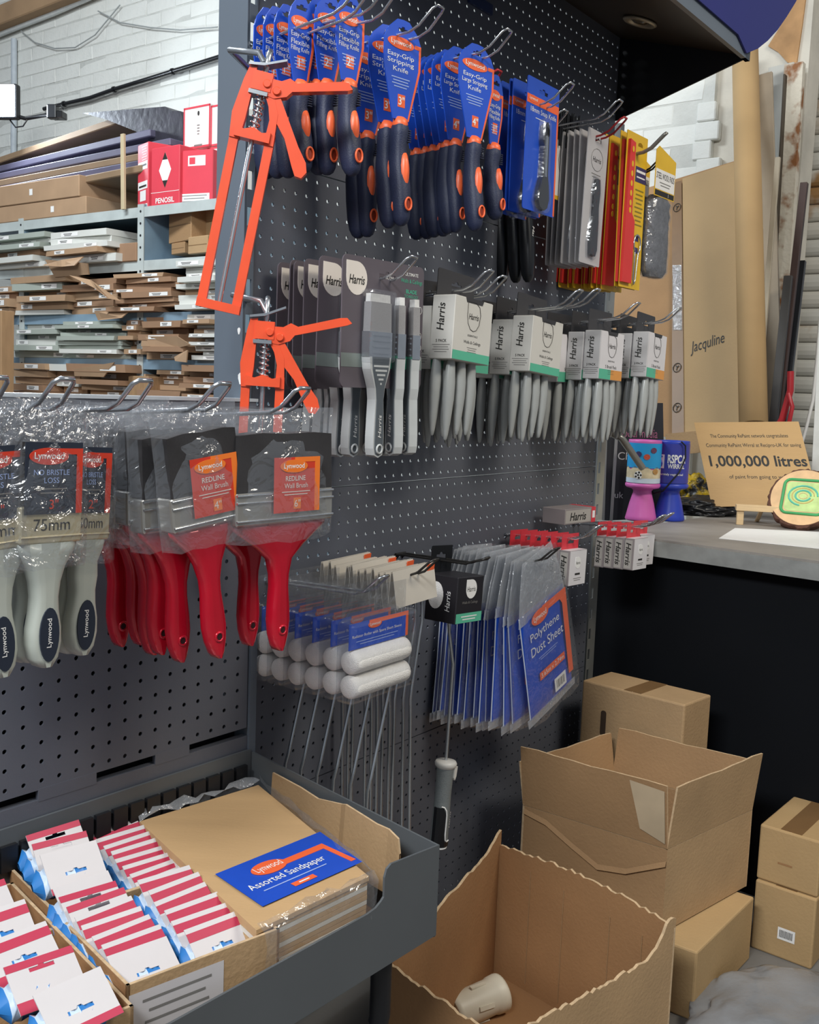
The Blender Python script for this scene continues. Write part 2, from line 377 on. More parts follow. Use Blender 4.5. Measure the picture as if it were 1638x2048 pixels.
q.lathe([(.020,.001),(.012,-.003),(.0,-.004)], mat('lamp_glass', '#5a4d3a', .1, 0, .2, 60), 16, M=Mx); under(q.build('downlight'), can)
# holder strip stuck on the pegboard near the canopy
s0, z0 = onA(940, 0, .006); s1, z1 = onA(983, 26, .006)
c = MB(); boxW(c, AW, s0, s1+.004, .0005, .006, z1-.003, z1+.016, mat('navy_label_strip', '#2b3a5e', .35)); tg = c.build('shelf_label_strip'); tag(tg, 'small navy label strip fixed on the pegboard under the canopy', 'label strip')

# ================================================================== LOW DISPLAY STAND (frame B)
low = thing('display_stand', 'low slate grey pegboard display stand holding red and grey paint brushes', 'display stand', BW(.1, 0, 0), 0)
colsB = [.025*j for j in range(-12, 16)]
under(pegboard(BW, -.315, .395, .632, 1.095, colsB, rows_between(.634, 1.09, .76861), r=.0032).build('pegboard_panel'), low)
# plain rail under the pegboard with a gap left open between them
c = MB(); boxW(c, BW, -.315, .40, -.012, .0, .545, .619, M_PANEL); boxW(c, BW, -.315, .40, -.06, -.03, .50, .66, M_BLACK); under(c.build('lower_rail'), low)
for a, b in ((-.30,-.12),(.045,.13),(.225,.285)):
    c = MB(); boxW(c, BW, a, b, -.006, .0005, .617, .6335, M_PANEL); under(c.build('gap_tab'), low)
c = MB(); boxW(c, BW, -.315, .395, -.075, -.07, .02, 1.09, M_BLACK); under(c.build('back_sheet'), low)  # added dark backing, keeps light out of the holes on this stand
c = MB(); boxW(c, BW, -.315, .40, -.045, .003, 1.0952, 1.128, M_PANEL); boxW(c, BW, -.315, .402, -.047, .0045, 1.127, 1.1315, mat('pale_edge_strip', '#b9bfc4', .35, .2)); under(c.build('top_rail'), low)
c = MB(); boxW(c, BW, .397, .41, -.05, .004, 0, 1.11, M_UPRIGHT); under(c.build('upright'), low)
c = MB(); boxW(c, BW, -.315, .40, -.012, .0, 0.02, .44, M_PANEL); under(c.build('plain_panel'), low)

# tray shelf on the low stand
tray = thing('tray_shelf', 'deep grey steel tray shelf holding sandpaper and card packs', 'shelf', BW(.1, .18, .43), 0)
TD = .368; M_TRAY = mat('grey_tray_steel', '#575b5e', .42, 0, .06, 5)
c = MB(); boxW(c, BW, -.32, .40, .002, TD, .440, .4435, M_TRAY); under(c.build('base'), tray)
c = MB(); boxW(c, BW, -.32, .40, .002, .006, .44, .598, M_TRAY); 
under(c.build('back_panel'), tray)
c = MB(); P = [(.002,.44),(TD,.430),(TD,.558),(.002,.594)]; v = [BW(.404,d,z) for d, z in P]+[BW(.401,d,z) for d, z in P]
c.add(v, [(3,2,1,0),(4,5,6,7)]+[(i, (i+1) % 4, (i+1) % 4+4, i+4) for i in range(4)], M_TRAY); under(c.build('side_panel'), tray)
# front lip: low along the shelf, stepping up with a rounded shoulder to the corner
ft = [(-.32,.432),(.404,.432),(.404,.558),(.305,.566),(.297,.562),(.293,.552),(.293,.527),(.288,.523),(.278,.518),(.262,.516),(-.32,.516)]
c = MB(); n = len(ft); v = [BW(s, TD+.001, z) for s, z in ft]+[BW(s, TD-.002, z) for s, z in ft]
c.add(v, [tuple(range(n)), tuple(range(2*n-1, n-1, -1))]+[((i+1) % n, i, i+n, (i+1) % n+n) for i in range(n)], M_TRAY)
under(c.build('front_lip'), tray)
c = MB(); v = []
for k in range(26):
    s = -.31+k*.027; boxW(c, BW, s, s+.022, .007, .013, .545, .578, M_BLACK)
under(c.build('ribbed_divider_strip', kind='stuff'), tray)
c = MB(); c.tube([BW(.33, TD-.03, .43), BW(.33, TD-.03, .34), BW(.33, TD-.032, .33)], .014, M_BLACK, 10); under(c.build('bracket_foot'), tray)

# ================================================================== HOOKS
def hook(W, s, z, L, label, rise=.10, tip=.045, m=M_CHROME, gap=.025, group=None, r=.0021, up=.04, ang=40):
    """Looped double-wire hook: two legs out of the pegboard, joined by a raised tip."""
    h = thing('display_hook', label, 'hook', W(s, 0, z), 0, group)
    c = MB(); x = gap/2; a = math.radians(ang)
    e = (L, L*rise); t = (L+tip*math.cos(a), L*rise+tip*math.sin(a))
    pts = [W(s-x, -.004, z-.012), W(s-x, .006, z-.002), W(s-x, .012, z), W(s-x, e[0]-.012, z+e[1]-.002), W(s-x, e[0]+.006, z+e[1]+.005), W(s-x*.9, t[0]-.006, z+t[1]-.004), W(s-x*.6, t[0], z+t[1]), W(s+x*.6, t[0], z+t[1]), W(s+x*.9, t[0]-.006, z+t[1]-.004), W(s+x, e[0]+.006, z+e[1]+.005), W(s+x, e[0]-.012, z+e[1]-.002), W(s+x, .012, z), W(s+x, .006, z-.002), W(s+x, -.004, z-.012)]
    c.tube(pts, r, m, 8); under(c.build('wire_loop'), h)
    b = MB(); b.tube([W(s-x-.006, .003, z), W(s+x+.006, .003, z)], r*1.2, m, 8); under(b.build('cross_bar'), h)
    return h
# ================================================================== PRODUCTS ON THE TALL STAND
def oval_logo(mb, cx, cz, rx, rz, y, txt='Lynwood', m=M_CARDORANGE, rot=0):
    n = 28; c, s = math.cos(math.radians(rot)), math.sin(math.radians(rot))
    mb.prism([(cx+rx*math.cos(6.28318*i/n)*c-rz*math.sin(6.28318*i/n)*s, cz+rx*math.cos(6.28318*i/n)*s+rz*math.sin(6.28318*i/n)*c) for i in range(n)], y, y+.0004, m)
    mb.text(txt, cx, cz-rz*.05, y-.0002, rz*1.05, M_WHITE, w=rx*1.5, bold=.01, rot=rot)
def grip(mb, z0, z1, wx, dy, m, n=16, y0=0):
    """Moulded handle hanging from z0 down to z1: waisted near the top, fuller towards the end."""
    rings = []
    for t, kx, ky, off in ((0,.72,.7,0),(.03,.86,.84,0),(.10,.92,.9,.001),(.22,.84,.84,.003),(.40,.98,1.0,.002),(.62,1.06,1.1,-.003),(.80,1.0,1.04,-.006),(.92,.84,.86,-.008),(.975,.6,.62,-.009),(1,.3,.3,-.009)):
        z = z0+(z1-z0)*t; R = []
        for j in range(n):
            a = 6.28318*j/n; ca, sa = math.cos(a), math.sin(a); e = .75
            R.append((wx/2*kx*math.copysign(abs(ca)**e, ca), y0+off+dy/2*ky*math.copysign(abs(sa)**e, sa), z))
        rings.append(R[::-1])
    return mb.loft(rings, m)
def make_knife(w, hc, wn, hh, title, size, name, cat='knife', wx=.027, dy=.030):
    r = thing(name, '-', cat); top = .018; zb = top-hc
    out = [(-wn/2, zb), (wn/2, zb), (w/2, -.048), (w/2, -.012), (w*.40, .002), (w*.16, top-.001), (0, top), (-w*.16, top-.001), (-w*.40, .002), (-w/2, -.012), (-w/2, -.048)]
    c = MB(); c.prism(out, -.001, .001, M_BLUE, hole=slot(0, .004, .02, .007)[::1])
    c.prism([(wn/2-.003, zb), (wn/2, zb), (w/2, -.048), (w/2, -.012), (w*.32, -.012), (w*.32, -.0175), (w/2-.004, -.0175), (w/2-.004, -.048)], -.0013, -.001, M_CARDORANGE)
    c.prism([(-.0075, zb+.018), (.0075, zb+.018), (.0075, zb+.036), (-.0075, zb+.036)], -.0013, -.001, M_CARDORANGE)
    card = c.build('card', r)
    k = MB(); oval_logo(k, -w*.06, -.016, w*.36, .0085, -.0016)
    for i, t in enumerate(title): k.text(t, -w*.05, -.034-i*.0095, -.0014, .0085 if any(q in t for q in 'gpyq') else .0068, M_WHITE, w=min(w*.72, .0062*len(t)))
    zz = -.034-len(title)*.0095-.002
    k.lines(-w*.04, zz, -.0014, w*.5, 4, .0042, .0014, mat('pale_blue_print', '#9fb4e6', .5))
    k.text(size, 0, zb+.027, -.0016, .012, M_WHITE, bold=.01); k.build('lettering', card)
    b = MB(); b.prism([(-wn*.3, zb-.004), (wn*.3, zb-.004), (w*.46, -.05), (w*.46, -.004), (-w*.46, -.004), (-w*.46, -.05)], .0012, .0022, M_STEEL); b.build('blade', r)
    q = MB(); n = 16
    q.loft([[(wx/2*kx*math.cos(-6.28318*j/n), dy/2*ky*math.sin(-6.28318*j/n), zb+dz) for j in range(n)] for kx, ky, dz in ((.55,.35,.004),(.78,.74,0),(.84,.84,-.006),(.8,.8,-.010))], M_CARDORANGE); q.build('collar', r)
    g = MB(); grip(g, zb-.006, zb-hh, wx, dy, M_NAVY); gr = g.build('handle', r)
    # ribbed patch at the shoulder, orange grip inlay and ringed hanging hole on the front
    g = MB()
    for i in range(6): g.box(.006, .0125, -dy*.40, dy*.1, zb-.016-i*.0032, zb-.0145-i*.0032, M_NAVYB)
    g.build('grip_rib', gr, kind='stuff')
    g = MB(); zi = zb-hh*.50; n = 18
    g.loft([[(.0078*k*math.cos(-6.28318*j/n), yy, zi+hh*.185*k*math.sin(-6.28318*j/n)) for j in range(n)] for k, yy in ((.05,-dy*.55-.0030),(.6,-dy*.55-.0018),(1,-dy*.52+.0012),(1,-dy*.2))], M_CARDORANGE, M=None); g.build('grip_inlay', gr)
    g = MB(); zh = zb-hh*.80
    g.tube([(.0064*math.cos(6.28318*j/16), -dy*.52-.0078, zh+.0090*math.sin(6.28318*j/16)) for j in range(16)], .0016, M_CARDORANGE, 6, closed=True)
    g.ell(0, zh, .0062, .0088, -dy*.52-.0068, -dy*.3, mat('orange_recess', '#8c3018', .5)); g.build('hanging_hole', gr)
    return Kind(r)
def run(kind, W, R, s, pts, base, group, zh=None, twist=.05, dfun=dA, dz=0, sw=.02, lean=0):
    """Hang copies along one hook: pts are (x, y) sight points of the hanging hole, foremost first."""
    for i, (x, y) in enumerate(pts):
        d, z = dfun(x, y, s)
        kind.put(W(s, d, z+dz), R-(.16 if 'inch' in base else 0)+random.uniform(-twist, twist), f'{base}, {NTH[i]} on its hook', group, rx=lean+random.uniform(-.02, .02), ry=random.uniform(-sw, sw))
# filling knives
fk1 = make_knife(.046, .115, .026, .125, ('Easy-Grip', 'Flexible', 'Filling Knife'), '1"', 'filling_knife')
run(fk1, AW, RA, -.19, ((603,22),(574,36),(553,40),(534,42)), 'navy and orange one inch filling knife on blue card', 'one inch filling knives')
fk2 = make_knife(.054, .118, .03, .130, ('Easy-Grip', 'Flexible', 'Filling Knife'), '2"', 'filling_knife')
run(fk2, AW, RA, -.150, ((701,16),(660,18),(640,21)), 'navy and orange two inch filling knife on blue card', 'two inch filling knives', twist=.09)
hook(AW, -.19, 1.64, .17, 'chrome loop hook carrying the one inch filling knives'); hook(AW, -.15, 1.665, .185, 'chrome loop hook carrying the two inch filling knives', rise=.0)
sk3 = make_knife(.076, .142, .033, .155, ('Easy-Grip', 'Stripping', 'Knife'), '3"', 'stripping_knife')
run(sk3, AW, RA, -.04, ((806,66),(777,76),(742,98),(722,104)), 'navy and orange three inch stripping knife on blue card', 'three inch stripping knives')
hook(AW, -.04, 1.668, .185, 'chrome loop hook carrying the three inch stripping knives', rise=.03)
lk4 = make_knife(.084, .150, .035, .150, ('Easy-Grip', 'Large Stripping', 'Knife'), '4"', 'stripping_knife')
run(lk4, AW, RA, .165, ((954,112),(917,118),(899,124),(886,130),(872,134),(857,138),(842,142)), 'navy and orange four inch large stripping knife on blue card', 'four inch large stripping knives', twist=.08)
hook(AW, .165, 1.697, .175, 'chrome loop hook carrying the four inch stripping knives', rise=.03)
run(fk1, AW, RA, .235, ((992,172),), 'navy filling knife alone on the red hook by the snap knives', 'filling knife on the red hook')
M_REDW = mat('red_plastic', '#b02a30', .35, 0, .05, 40)
hook(AW, .235, 1.655, .115, 'red loop hook beside the large stripping knives', m=M_REDW, gap=.022)
# snap-off knives in blister cards
def make_snap():
    r = thing('snap_knife', '-', 'knife'); W_, H_ = .112, .232
    c = MB(); c.prism(rrect(-W_/2, W_/2, -H_+.018, .018, .004), -.0008, .0008, M_BLUE, hole=slot(0, 0, .03, .009))
    c.prism([(-W_/2, -.028), (W_/2, -.028), (W_/2, -.013), (-W_/2, -.013)], -.0011, -.0008, M_CARDORANGE)
    c.prism([(W_/2-.005, -H_+.02), (W_/2, -H_+.02), (W_/2, -.028), (W_/2-.005, -.028)], -.0011, -.0008, M_CARDORANGE)
    card = c.build('card', r)
    k = MB(); oval_logo(k, -.035, -.019, .018, .0062, -.0015); k.text('18mm Snap Knife', .002, -.038, -.0012, .0115, M_WHITE, w=.09); k.lines(0, -.049, -.0012, .05, 1, .003, .0012, M_WHITE); k.build('lettering', card)
    b = MB(); prof = [(-.012,-.205),(.004,-.21),(.014,-.204),(.019,-.188),(.016,-.165),(.011,-.145),(.010,-.06),(.004,-.052),(-.008,-.06),(-.009,-.09),(-.006,-.10),(-.008,-.15),(-.016,-.172),(-.02,-.19)]
    b.prism(prof, -.011, -.002, M_BLKPL); kb = b.build('knife_body', r)
    b = MB(); b.prism([(.0005,-.15),(.0045,-.15),(.0045,-.07),(.0005,-.07)], -.0125, -.011, M_STEEL)
    b.prism([(-.004,-.075),(.006,-.078),(.006,-.066),(-.004,-.062)], -.014, -.011, M_BLKPL); b.build('blade_slider', kb)
    bl = MB(); o = [(x*1.25, -.13+(z+.13)*1.09) for x, z in prof]; n = len(o)
    bl.loft([[(x, y, z) for x, z in ((q[0]*k, -.13+(q[1]+.13)*kk) for q in o)] for k, kk, y in ((1.12,1.03,-.001),(1.06,1.01,-.010),(.95,.98,-.014))], M_BLISTER, smooth=False); bl.build('blister', r)
    return Kind(r)
snap = make_snap()
run(snap, AW, RA, .40, ((1087,186),(1058,190),(1052,192),(1033,196)), 'black snap-off knife blister-packed on blue card', 'snap knives', twist=.03)
hook(AW, .40, 1.672, .165, 'chrome loop hook carrying the blue snap knife cards', rise=.05)
# black-handled scrapers hanging behind, lettered down the handle
def make_scraper():
    r = thing('scraper', '-', 'scraper'); c = MB(); c.prism([(-.035,-.075),(.035,-.075),(.04,.02),(-.04,.02)], -.001, .001, mat('pale_grey_card', '#c9c6c4', .5)); c.build('card', r)
    g = MB(); grip(g, -.10, -.30, .028, .028, M_BLKPL); h = g.build('handle', r)
    t = MB(); t.text('Harris', 0, -.21, -.0165, .0075, M_WHITE, w=.036, shear=.25, bold=.01, rot=-90); t.build('lettering', h)
    return Kind(r)
scr = make_scraper()
run(scr, AW, RA, .50, ((1062,252),(1040,255),(1012,258)), 'black-handled scraper hanging behind the snap knives', 'black scrapers', dz=-.0)
hook(AW, .50, 1.655, .10, 'chrome loop hook carrying the black-handled scrapers')
# white card with a small dusting brush
def make_dusting():
    r = thing('dusting_brush', '-', 'brush'); c = MB(); c.prism([(-.045,-.155),(.045,-.155),(.05,-.03)]+[(.05*math.cos(t), -.03+.014*math.sin(-t)) for t in [.4*i for i in range(1, 8)]]+[(-.05,-.03)], -.001, .001, M_WHITE)
    c.prism([(-.045,-.155),(.045,-.155),(.0453,-.147),(-.0453,-.147)], -.0014, -.001, mat('yellow_print', '#e8b92c', .5)); k = c.build('card', r)
    t = MB(); t.text('Harris', .0, -.075, -.0014, .012, M_INK, w=.045, shear=.15); t.lines(0, -.1, -.0014, .05, 3, .008, .002, M_GREYINK)
    t.tube([(.034*math.cos(a), -.0014, -.075+.04*math.sin(a)) for a in [i*.4488 for i in range(14)]], .0006, M_GREYINK, 4, closed=True); t.build('lettering', k)
    b = MB(); rr = random.Random(3)
    for i in range(70):
        x = rr.uniform(-.045, .045); y = rr.uniform(-.008, .008); b.tube([(x, y, -.05), (x*1.08+rr.uniform(-.003,.003), y*1.2, .022+rr.uniform(-.008,.004))], .0012, M_BLKPL, 4)
    b.build('bristles', r, kind='stuff'); return Kind(r)
db = make_dusting(); d_, z_ = dA(1136, 250, .64); db.put(AW(.64, d_, z_), RA, 'black bristle brush on a white card with a yellow foot', None)
# grey blister cards with black trimming knives
def make_trim():
    r = thing('trimming_knife', '-', 'knife'); c = MB(); mg = mat('silver_grey_card', '#b9b6b7', .45, 0, .05, 20)
    c.prism(rrect(-.045, .045, -.245, .02, .003), -.0008, .0008, mg, hole=slot(0, .002, .026, .008)); k = c.build('card', r)
    t = MB(); t.text('Harris', 0, -.036, -.0012, .010, M_INK, w=.036, shear=.15); t.tube([(.026*math.cos(a), -.0011, -.036+.022*math.sin(a)) for a in [i*.4488 for i in range(14)]], .0005, M_GREYINK, 4, closed=True); t.lines(0, -.064, -.0012, .04, 2, .006, .0016, M_GREYINK); t.build('lettering', k)
    b = MB(); prof = [(-.012,-.225),(.008,-.228),(.014,-.215),(.012,-.16),(.008,-.13),(.011,-.10),(.006,-.075),(-.006,-.075),(-.010,-.10),(-.009,-.15),(-.015,-.2)]
    b.prism(prof, -.009, -.0015, M_BLKPL); b.build('knife_body', r)
    bl = MB(); bl.loft([[(q[0]*kx, y, -.15+(q[1]+.15)*kz) for q in prof] for kx, kz, y in ((1.7,1.1,-.001),(1.5,1.06,-.008),(1.2,1.0,-.0105))], M_BLISTER, smooth=False); bl.build('blister', r)
    return Kind(r)
trim = make_trim()
run(trim, AW, RA, .655, ((1196,284),(1180,286),(1168,288),(1157,290),(1146,292),(1133,293),(1121,294)), 'black trimming knife blistered on a silver grey card', 'trimming knives on silver cards', twist=.02)
hook(AW, .655, 1.665, .15, 'red tipped loop hook carrying the silver grey trimming knife cards', m=M_REDW, gap=.022)
hook(AW, .60, 1.69, .165, 'bare chrome loop hook above the white brush card', rise=.05)
# red and yellow utility cards
M_YEL = mat('yellow_card', '#e3b729', .45, 0, .05, 20); M_REDP = mat('bright_red_card', '#d8352f', .4, 0, .05, 20)
def make_key():
    r = thing('brush_comb', '-', 'tool'); c = MB(); c.prism(rrect(-.05, .05, -.30, .022, .002), 0, .0012, M_YEL, hole=slot(.015, .002, .022, .008)); k = c.build('card', r)
    t = MB(); t.prism([(-.002,-.075),(.05,-.075),(.05,-.043),(-.002,-.043)], -.0004, 0, mat('purple_print', '#3b3560', .5)); t.lines(.024, -.050, -.0006, .044, 1, .004, .005, M_WHITE); t.lines(.024, -.063, -.0006, .04, 1, .004, .003, M_WHITE)
    t.lines(.022, -.09, -.0005, .04, 9, .009, .0028, mat('olive_print', '#8a7a2a', .5))
    for z in (-.19, -.215): t.prism([(.012,z-.008),(.03,z-.008),(.03,z+.004),(.012,z+.004)], -.0005, 0, mat('purple_print', '#3b3560', .5))
    t.build('lettering', k)
    b = MB(); b.prism([(-.05,-.29),(-.005,-.29),(-.005,-.16),(-.02,-.145),(-.02,.0),(-.044,.004),(-.048,-.16)], -.0065, -.0005, M_REDP); rb = b.build('red_holder', r)
    h = MB()
    for z in (-.015,-.045,-.065,-.085,-.105,-.125,-.14): h.ell(-.031, z, .0042, .0062, -.0072, -.0064, M_YEL, 12)
    h.build('holder_hole', rb, kind='stuff')
    w_ = MB(); w_.tube([(.018+.016*math.cos(a), -.004, -.205+.02*math.sin(a)) for a in [math.radians(q) for q in range(-60, 245, 18)]], .0018, M_STEEL, 6); w_.tube([(.01, -.004, -.222), (.006, -.004, -.28), (.012, -.004, -.29), (.018, -.004, -.28), (.026, -.004, -.222)], .0018, M_STEEL, 6); w_.build('wire_key', r)
    return Kind(r)
keyk = make_key()
run(keyk, AW, RA, .795, ((1275,290),(1262,291),(1240,298),(1231,298),(1222,299),(1213,300),(1204,300),(1195,301),(1186,301),(1177,302),(1168,302),(1158,303),(1149,303)), 'red holder and wire key on a long yellow card', 'red and yellow tool cards', twist=.015)
hook(AW, .795, 1.657, .175, 'dark steel hook carrying the red and yellow tool cards', m=mat('satin_steel', '#9c9a92', .35, .7, .08, 30), gap=.006, r=.003, tip=.05)
M_WOOL = mat('grey_steel_wool', '#66666a', .7, .3, .35, 60, .9, 120)
def make_wool():
    r = thing('steel_wool_pack', '-', 'steel wool'); c = MB(); c.prism([(-.055,-.075),(.055,-.075),(.055,.01),(-.04,.03),(-.055,.02)], -.016, -.0148, M_YEL); 
    c.prism([(-.052,-.06),(.052,-.06),(.052,-.018),(-.052,-.018)], -.0163, -.016, M_WHITE); c.prism([(-.052,-.073),(.052,-.073),(.052,-.062),(-.052,-.062)], -.0163, -.016, M_INK); k = c.build('header_card', r)
    t = MB(); t.text('STEEL WOOL PADS', .0, -.031, -.0166, .013, M_INK, w=.098); t.lines(0, -.044, -.0166, .06, 2, .006, .0018, M_GREYINK); t.text('1', .02, -.0675, -.0166, .008, M_WHITE); t.build('lettering', k)
    b = MB(); n = 18; rr = random.Random(5); R = []
    for i in range(14):
        z = -.07-.175*i/13; kk = 1 if 0 < i < 13 else .7
        R.append([(.048*kk*math.copysign(abs(math.cos(a))**.6, math.cos(a))+rr.uniform(-.002,.002), .018*kk*math.copysign(abs(math.sin(a))**.7, math.sin(a))+rr.uniform(-.002,.002), z) for a in [-6.28318*j/n for j in range(n)]])
    b.loft(R, M_WOOL); b.build('wool_pads', r)
    f = MB(); f.loft([[(x*1.08, y*1.15, z*1.0-.002) for x, y, z in q] for q in R], M_FILM, smooth=True); f.build('bag', r)
    return Kind(r)
wool = make_wool()
run(wool, AW, RA, .90, ((1319,328),(1268,332)), 'grey steel wool pads bagged under a yellow header card', 'steel wool packs', twist=.05)
hook(AW, .90, 1.643, .13, 'dark loop hook carrying the steel wool pads', m=M_DARKWIRE, gap=.012, tip=.04)

# ------------------------------------------------------------------ caulking guns on the left upright
def make_gun():
    r = thing('caulking_gun', '-', 'caulking gun'); L = .296; hw = .0235
    f = MB()
    for sx in (-1, 1): f.box(sx*hw-.006, sx*hw+.006, -.006, .006, -L, -.066, M_ORANGE)
    f.box(-hw-.006, hw+.006, -.010, .010, -L-.012, -L, M_ORANGE)
    # yoke: side plates closing in towards the trigger head, with a cross plate below the spring
    f.prism([(-hw-.006,-.082),(-hw+.007,-.082),(-hw+.010,-.055),(-.011,-.006),(-.011,.012),(-.021,.010),(-.025,-.006),(-.032,-.05)], -.008, .008, M_ORANGE)
    f.prism([(hw-.007,-.082),(hw+.006,-.082),(hw+.004,-.04),(.014,-.010),(.008,-.014),(.018,-.05)], -.008, .008, M_ORANGE)
    f.prism([(-hw,-.080),(hw,-.080),(hw,-.066),(.012,-.069),(0,-.064),(-.012,-.069),(-hw,-.066)], -.012, .012, M_ORANGE); f.box(-.014, .012, -.010, .010, -.016, .008, M_ORANGE); fr = f.build('frame', r)
    g = MB(); g.prism([(.002,-.004),(.010,.002),(.024,.002),(.034,.008),(.044,.004),(.100,.020),(.110,.021),(.117,.014),(.111,.011),(.040,-.008),(.034,-.016),(.018,-.022),(.004,-.020)], -.009, .009, M_ORANGE); g.build('grip_handle', r)
    g = MB(); g.prism([(.004,-.016),(.018,-.006),(.030,-.024),(.062,-.074),(.076,-.092),(.0795,-.104),(.074,-.113),(.065,-.112),(.058,-.100),(.042,-.068),(.016,-.038)], -.0075, .0075, M_ORANGE); g.build('trigger', r)
    for x, z in ((.020,-.012),(.006,-.006)):
        g = MB(); g.lathe([(.0045,-.0125),(.0052,-.012),(.0058,-.0088)], M_ORANGE, 12, M=Matrix.Translation((x, 0, z)) @ Matrix.Rotation(-math.pi/2, 4, 'X')); g.build('rivet', r)
    g = MB(); g.tube([(0,0,.014),(0,0,-L)], .0034, M_STEEL, 6); g.build('push_rod', r)
    g = MB(); g.tube([(0,0,.012),(0,0,.024),(0,.005,.036),(0,.009,.040),(0,.013,.036)], .0038, M_STEEL, 8); g.build('hook_end', r)
    g = MB(); g.tube([(.006*math.cos(i*.785), .006*math.sin(i*.785), -.022-.044*i/48) for i in range(49)], .0014, M_STEEL, 5); g.build('spring', r)
    g = MB(); g.box(-.016, .009, -.011, -.008, -.022, -.017, M_STEEL); g.build('release_catch', r)
    g = MB(); g.prism([(-.022,.012),(-.002,.015),(.026,.027),(.026,.030),(.0,.019),(-.022,.015)], -.013, .013, M_STEEL); g.build('release_plate', r)
    return Kind(r)
gun = make_gun()
s_, z_ = onA(528, 160, .115); gun.put(AW(s_, .115, z_), RA-.85, 'orange skeleton caulking gun hanging highest on the upright', 'caulking guns', ry=.185, rx=.02)
s_, z_ = onA(532, 655, .115); gun.put(AW(s_, .115, z_), RA-.85, 'orange skeleton caulking gun hanging below another one, its foot behind the brush bags', 'caulking guns', ry=.035, rx=.02)
for (x, y, nm) in ((528, 160, 'upper'), (532, 655, 'lower')):   # bent pegs that reach from the upright to each gun
    s_, z_ = onA(x, y, .115); h = thing('display_hook', f'bent steel peg on the upright holding the {nm} caulking gun', 'hook', AW(-.205, 0, z_+.04), 0)
    c = MB(); c.tube([AW(-.206, -.004, z_+.046), AW(-.206, .010, z_+.046), AW(s_-.01, .060, z_+.044), AW(s_, .105, z_+.036), AW(s_, .115, z_+.022)], .0042, M_STEEL, 8); under(c.build('peg'), h)
# ------------------------------------------------------------------ brush packs: three brushes on a tall charcoal card
M_CHAR = mat('charcoal_mauve_card', '#5f575d', .5, 0, .05, 20); M_CREAM = mat('cream_print', '#e8dfd4', .5, 0, .03, 20); M_GREEN = mat('mint_print', '#4fb592', .5, 0, .04, 20)
M_LGREY = mat('light_grey_plastic', '#bfc1bf', .35, 0, .05, 30, coat=.2); M_DGREY = mat('dark_grey_grip', '#565c61', .5, 0, .06, 30); M_BRIST = mat('grey_bristle', '#9a9796', .6, 0, .25, 200, .4, 300, stretch=(40, 40, 2)); M_BRTIP = mat('pale_bristle_tip', '#d9d7d3', .6, 0, .1, 200)
def tear(cx, cz, r):   # drop-shaped badge: square corner top left, round elsewhere
    return [(cx-r, cz+r)]+[(cx+r*math.cos(t), cz+r*math.sin(t)) for t in [math.pi+.2618*i for i in range(0, 19)]]
def flat_brush(mb_h, mb_r, mb_f, mb_b, M, w):
    """One paint brush, bristles up, in local coords; w = width across the bristles."""
    mb_b.add(*_slab([(-w/2,-.085),(w/2,-.085),(w/2*.94,-.042),(-w/2*.94,-.042)], -.017, -.004), M_BRIST, M); mb_b.add(*_slab([(-w/2*.94,-.042),(w/2*.94,-.042),(w/2*.9,-.030),(-w/2*.9,-.030)], -.015, -.006), M_BRTIP, M)
    mb_f.add(*_slab([(-w/2-.001,-.122),(w/2+.001,-.122),(w/2+.001,-.085),(-w/2-.001,-.085)], -.018, -.003), M_STEEL, M)
    for z in (-.090,-.098,-.107,-.116): mb_f.add(*_slab([(-w/2+.006,z-.0012),(w/2-.004,z-.0012),(w/2-.004,z+.0012),(-w/2+.006,z+.0012)], -.0195, -.018), M_STEEL, M)
    o = [(-.010,-.268),(0,-.272),(.010,-.268),(.0125,-.258),(.0125,-.24),(.0095,-.185),(.012,-.168),(w/2*.9,-.140),(w/2,-.122),(-w/2,-.122),(-w/2*.9,-.140),(-.012,-.168),(-.0095,-.185),(-.0125,-.24),(-.0125,-.258)]
    mb_r.add(*_slab(o, -.018, -.002), M_LGREY, M); mb_h.add(*_slab([(x*.78, z if z > -.24 else -.256+(z+.256)*.78) for x, z in o], -.0195, -.0025), M_DGREY, M)
def _slab(poly, y0, y1):
    n = len(poly); return [(x, y0, z) for x, z in poly]+[(x, y1, z) for x, z in poly], [tuple(range(n)), tuple(range(2*n-1, n-1, -1))]+[((i+1) % n, i, i+n, (i+1) % n+n) for i in range(n)]
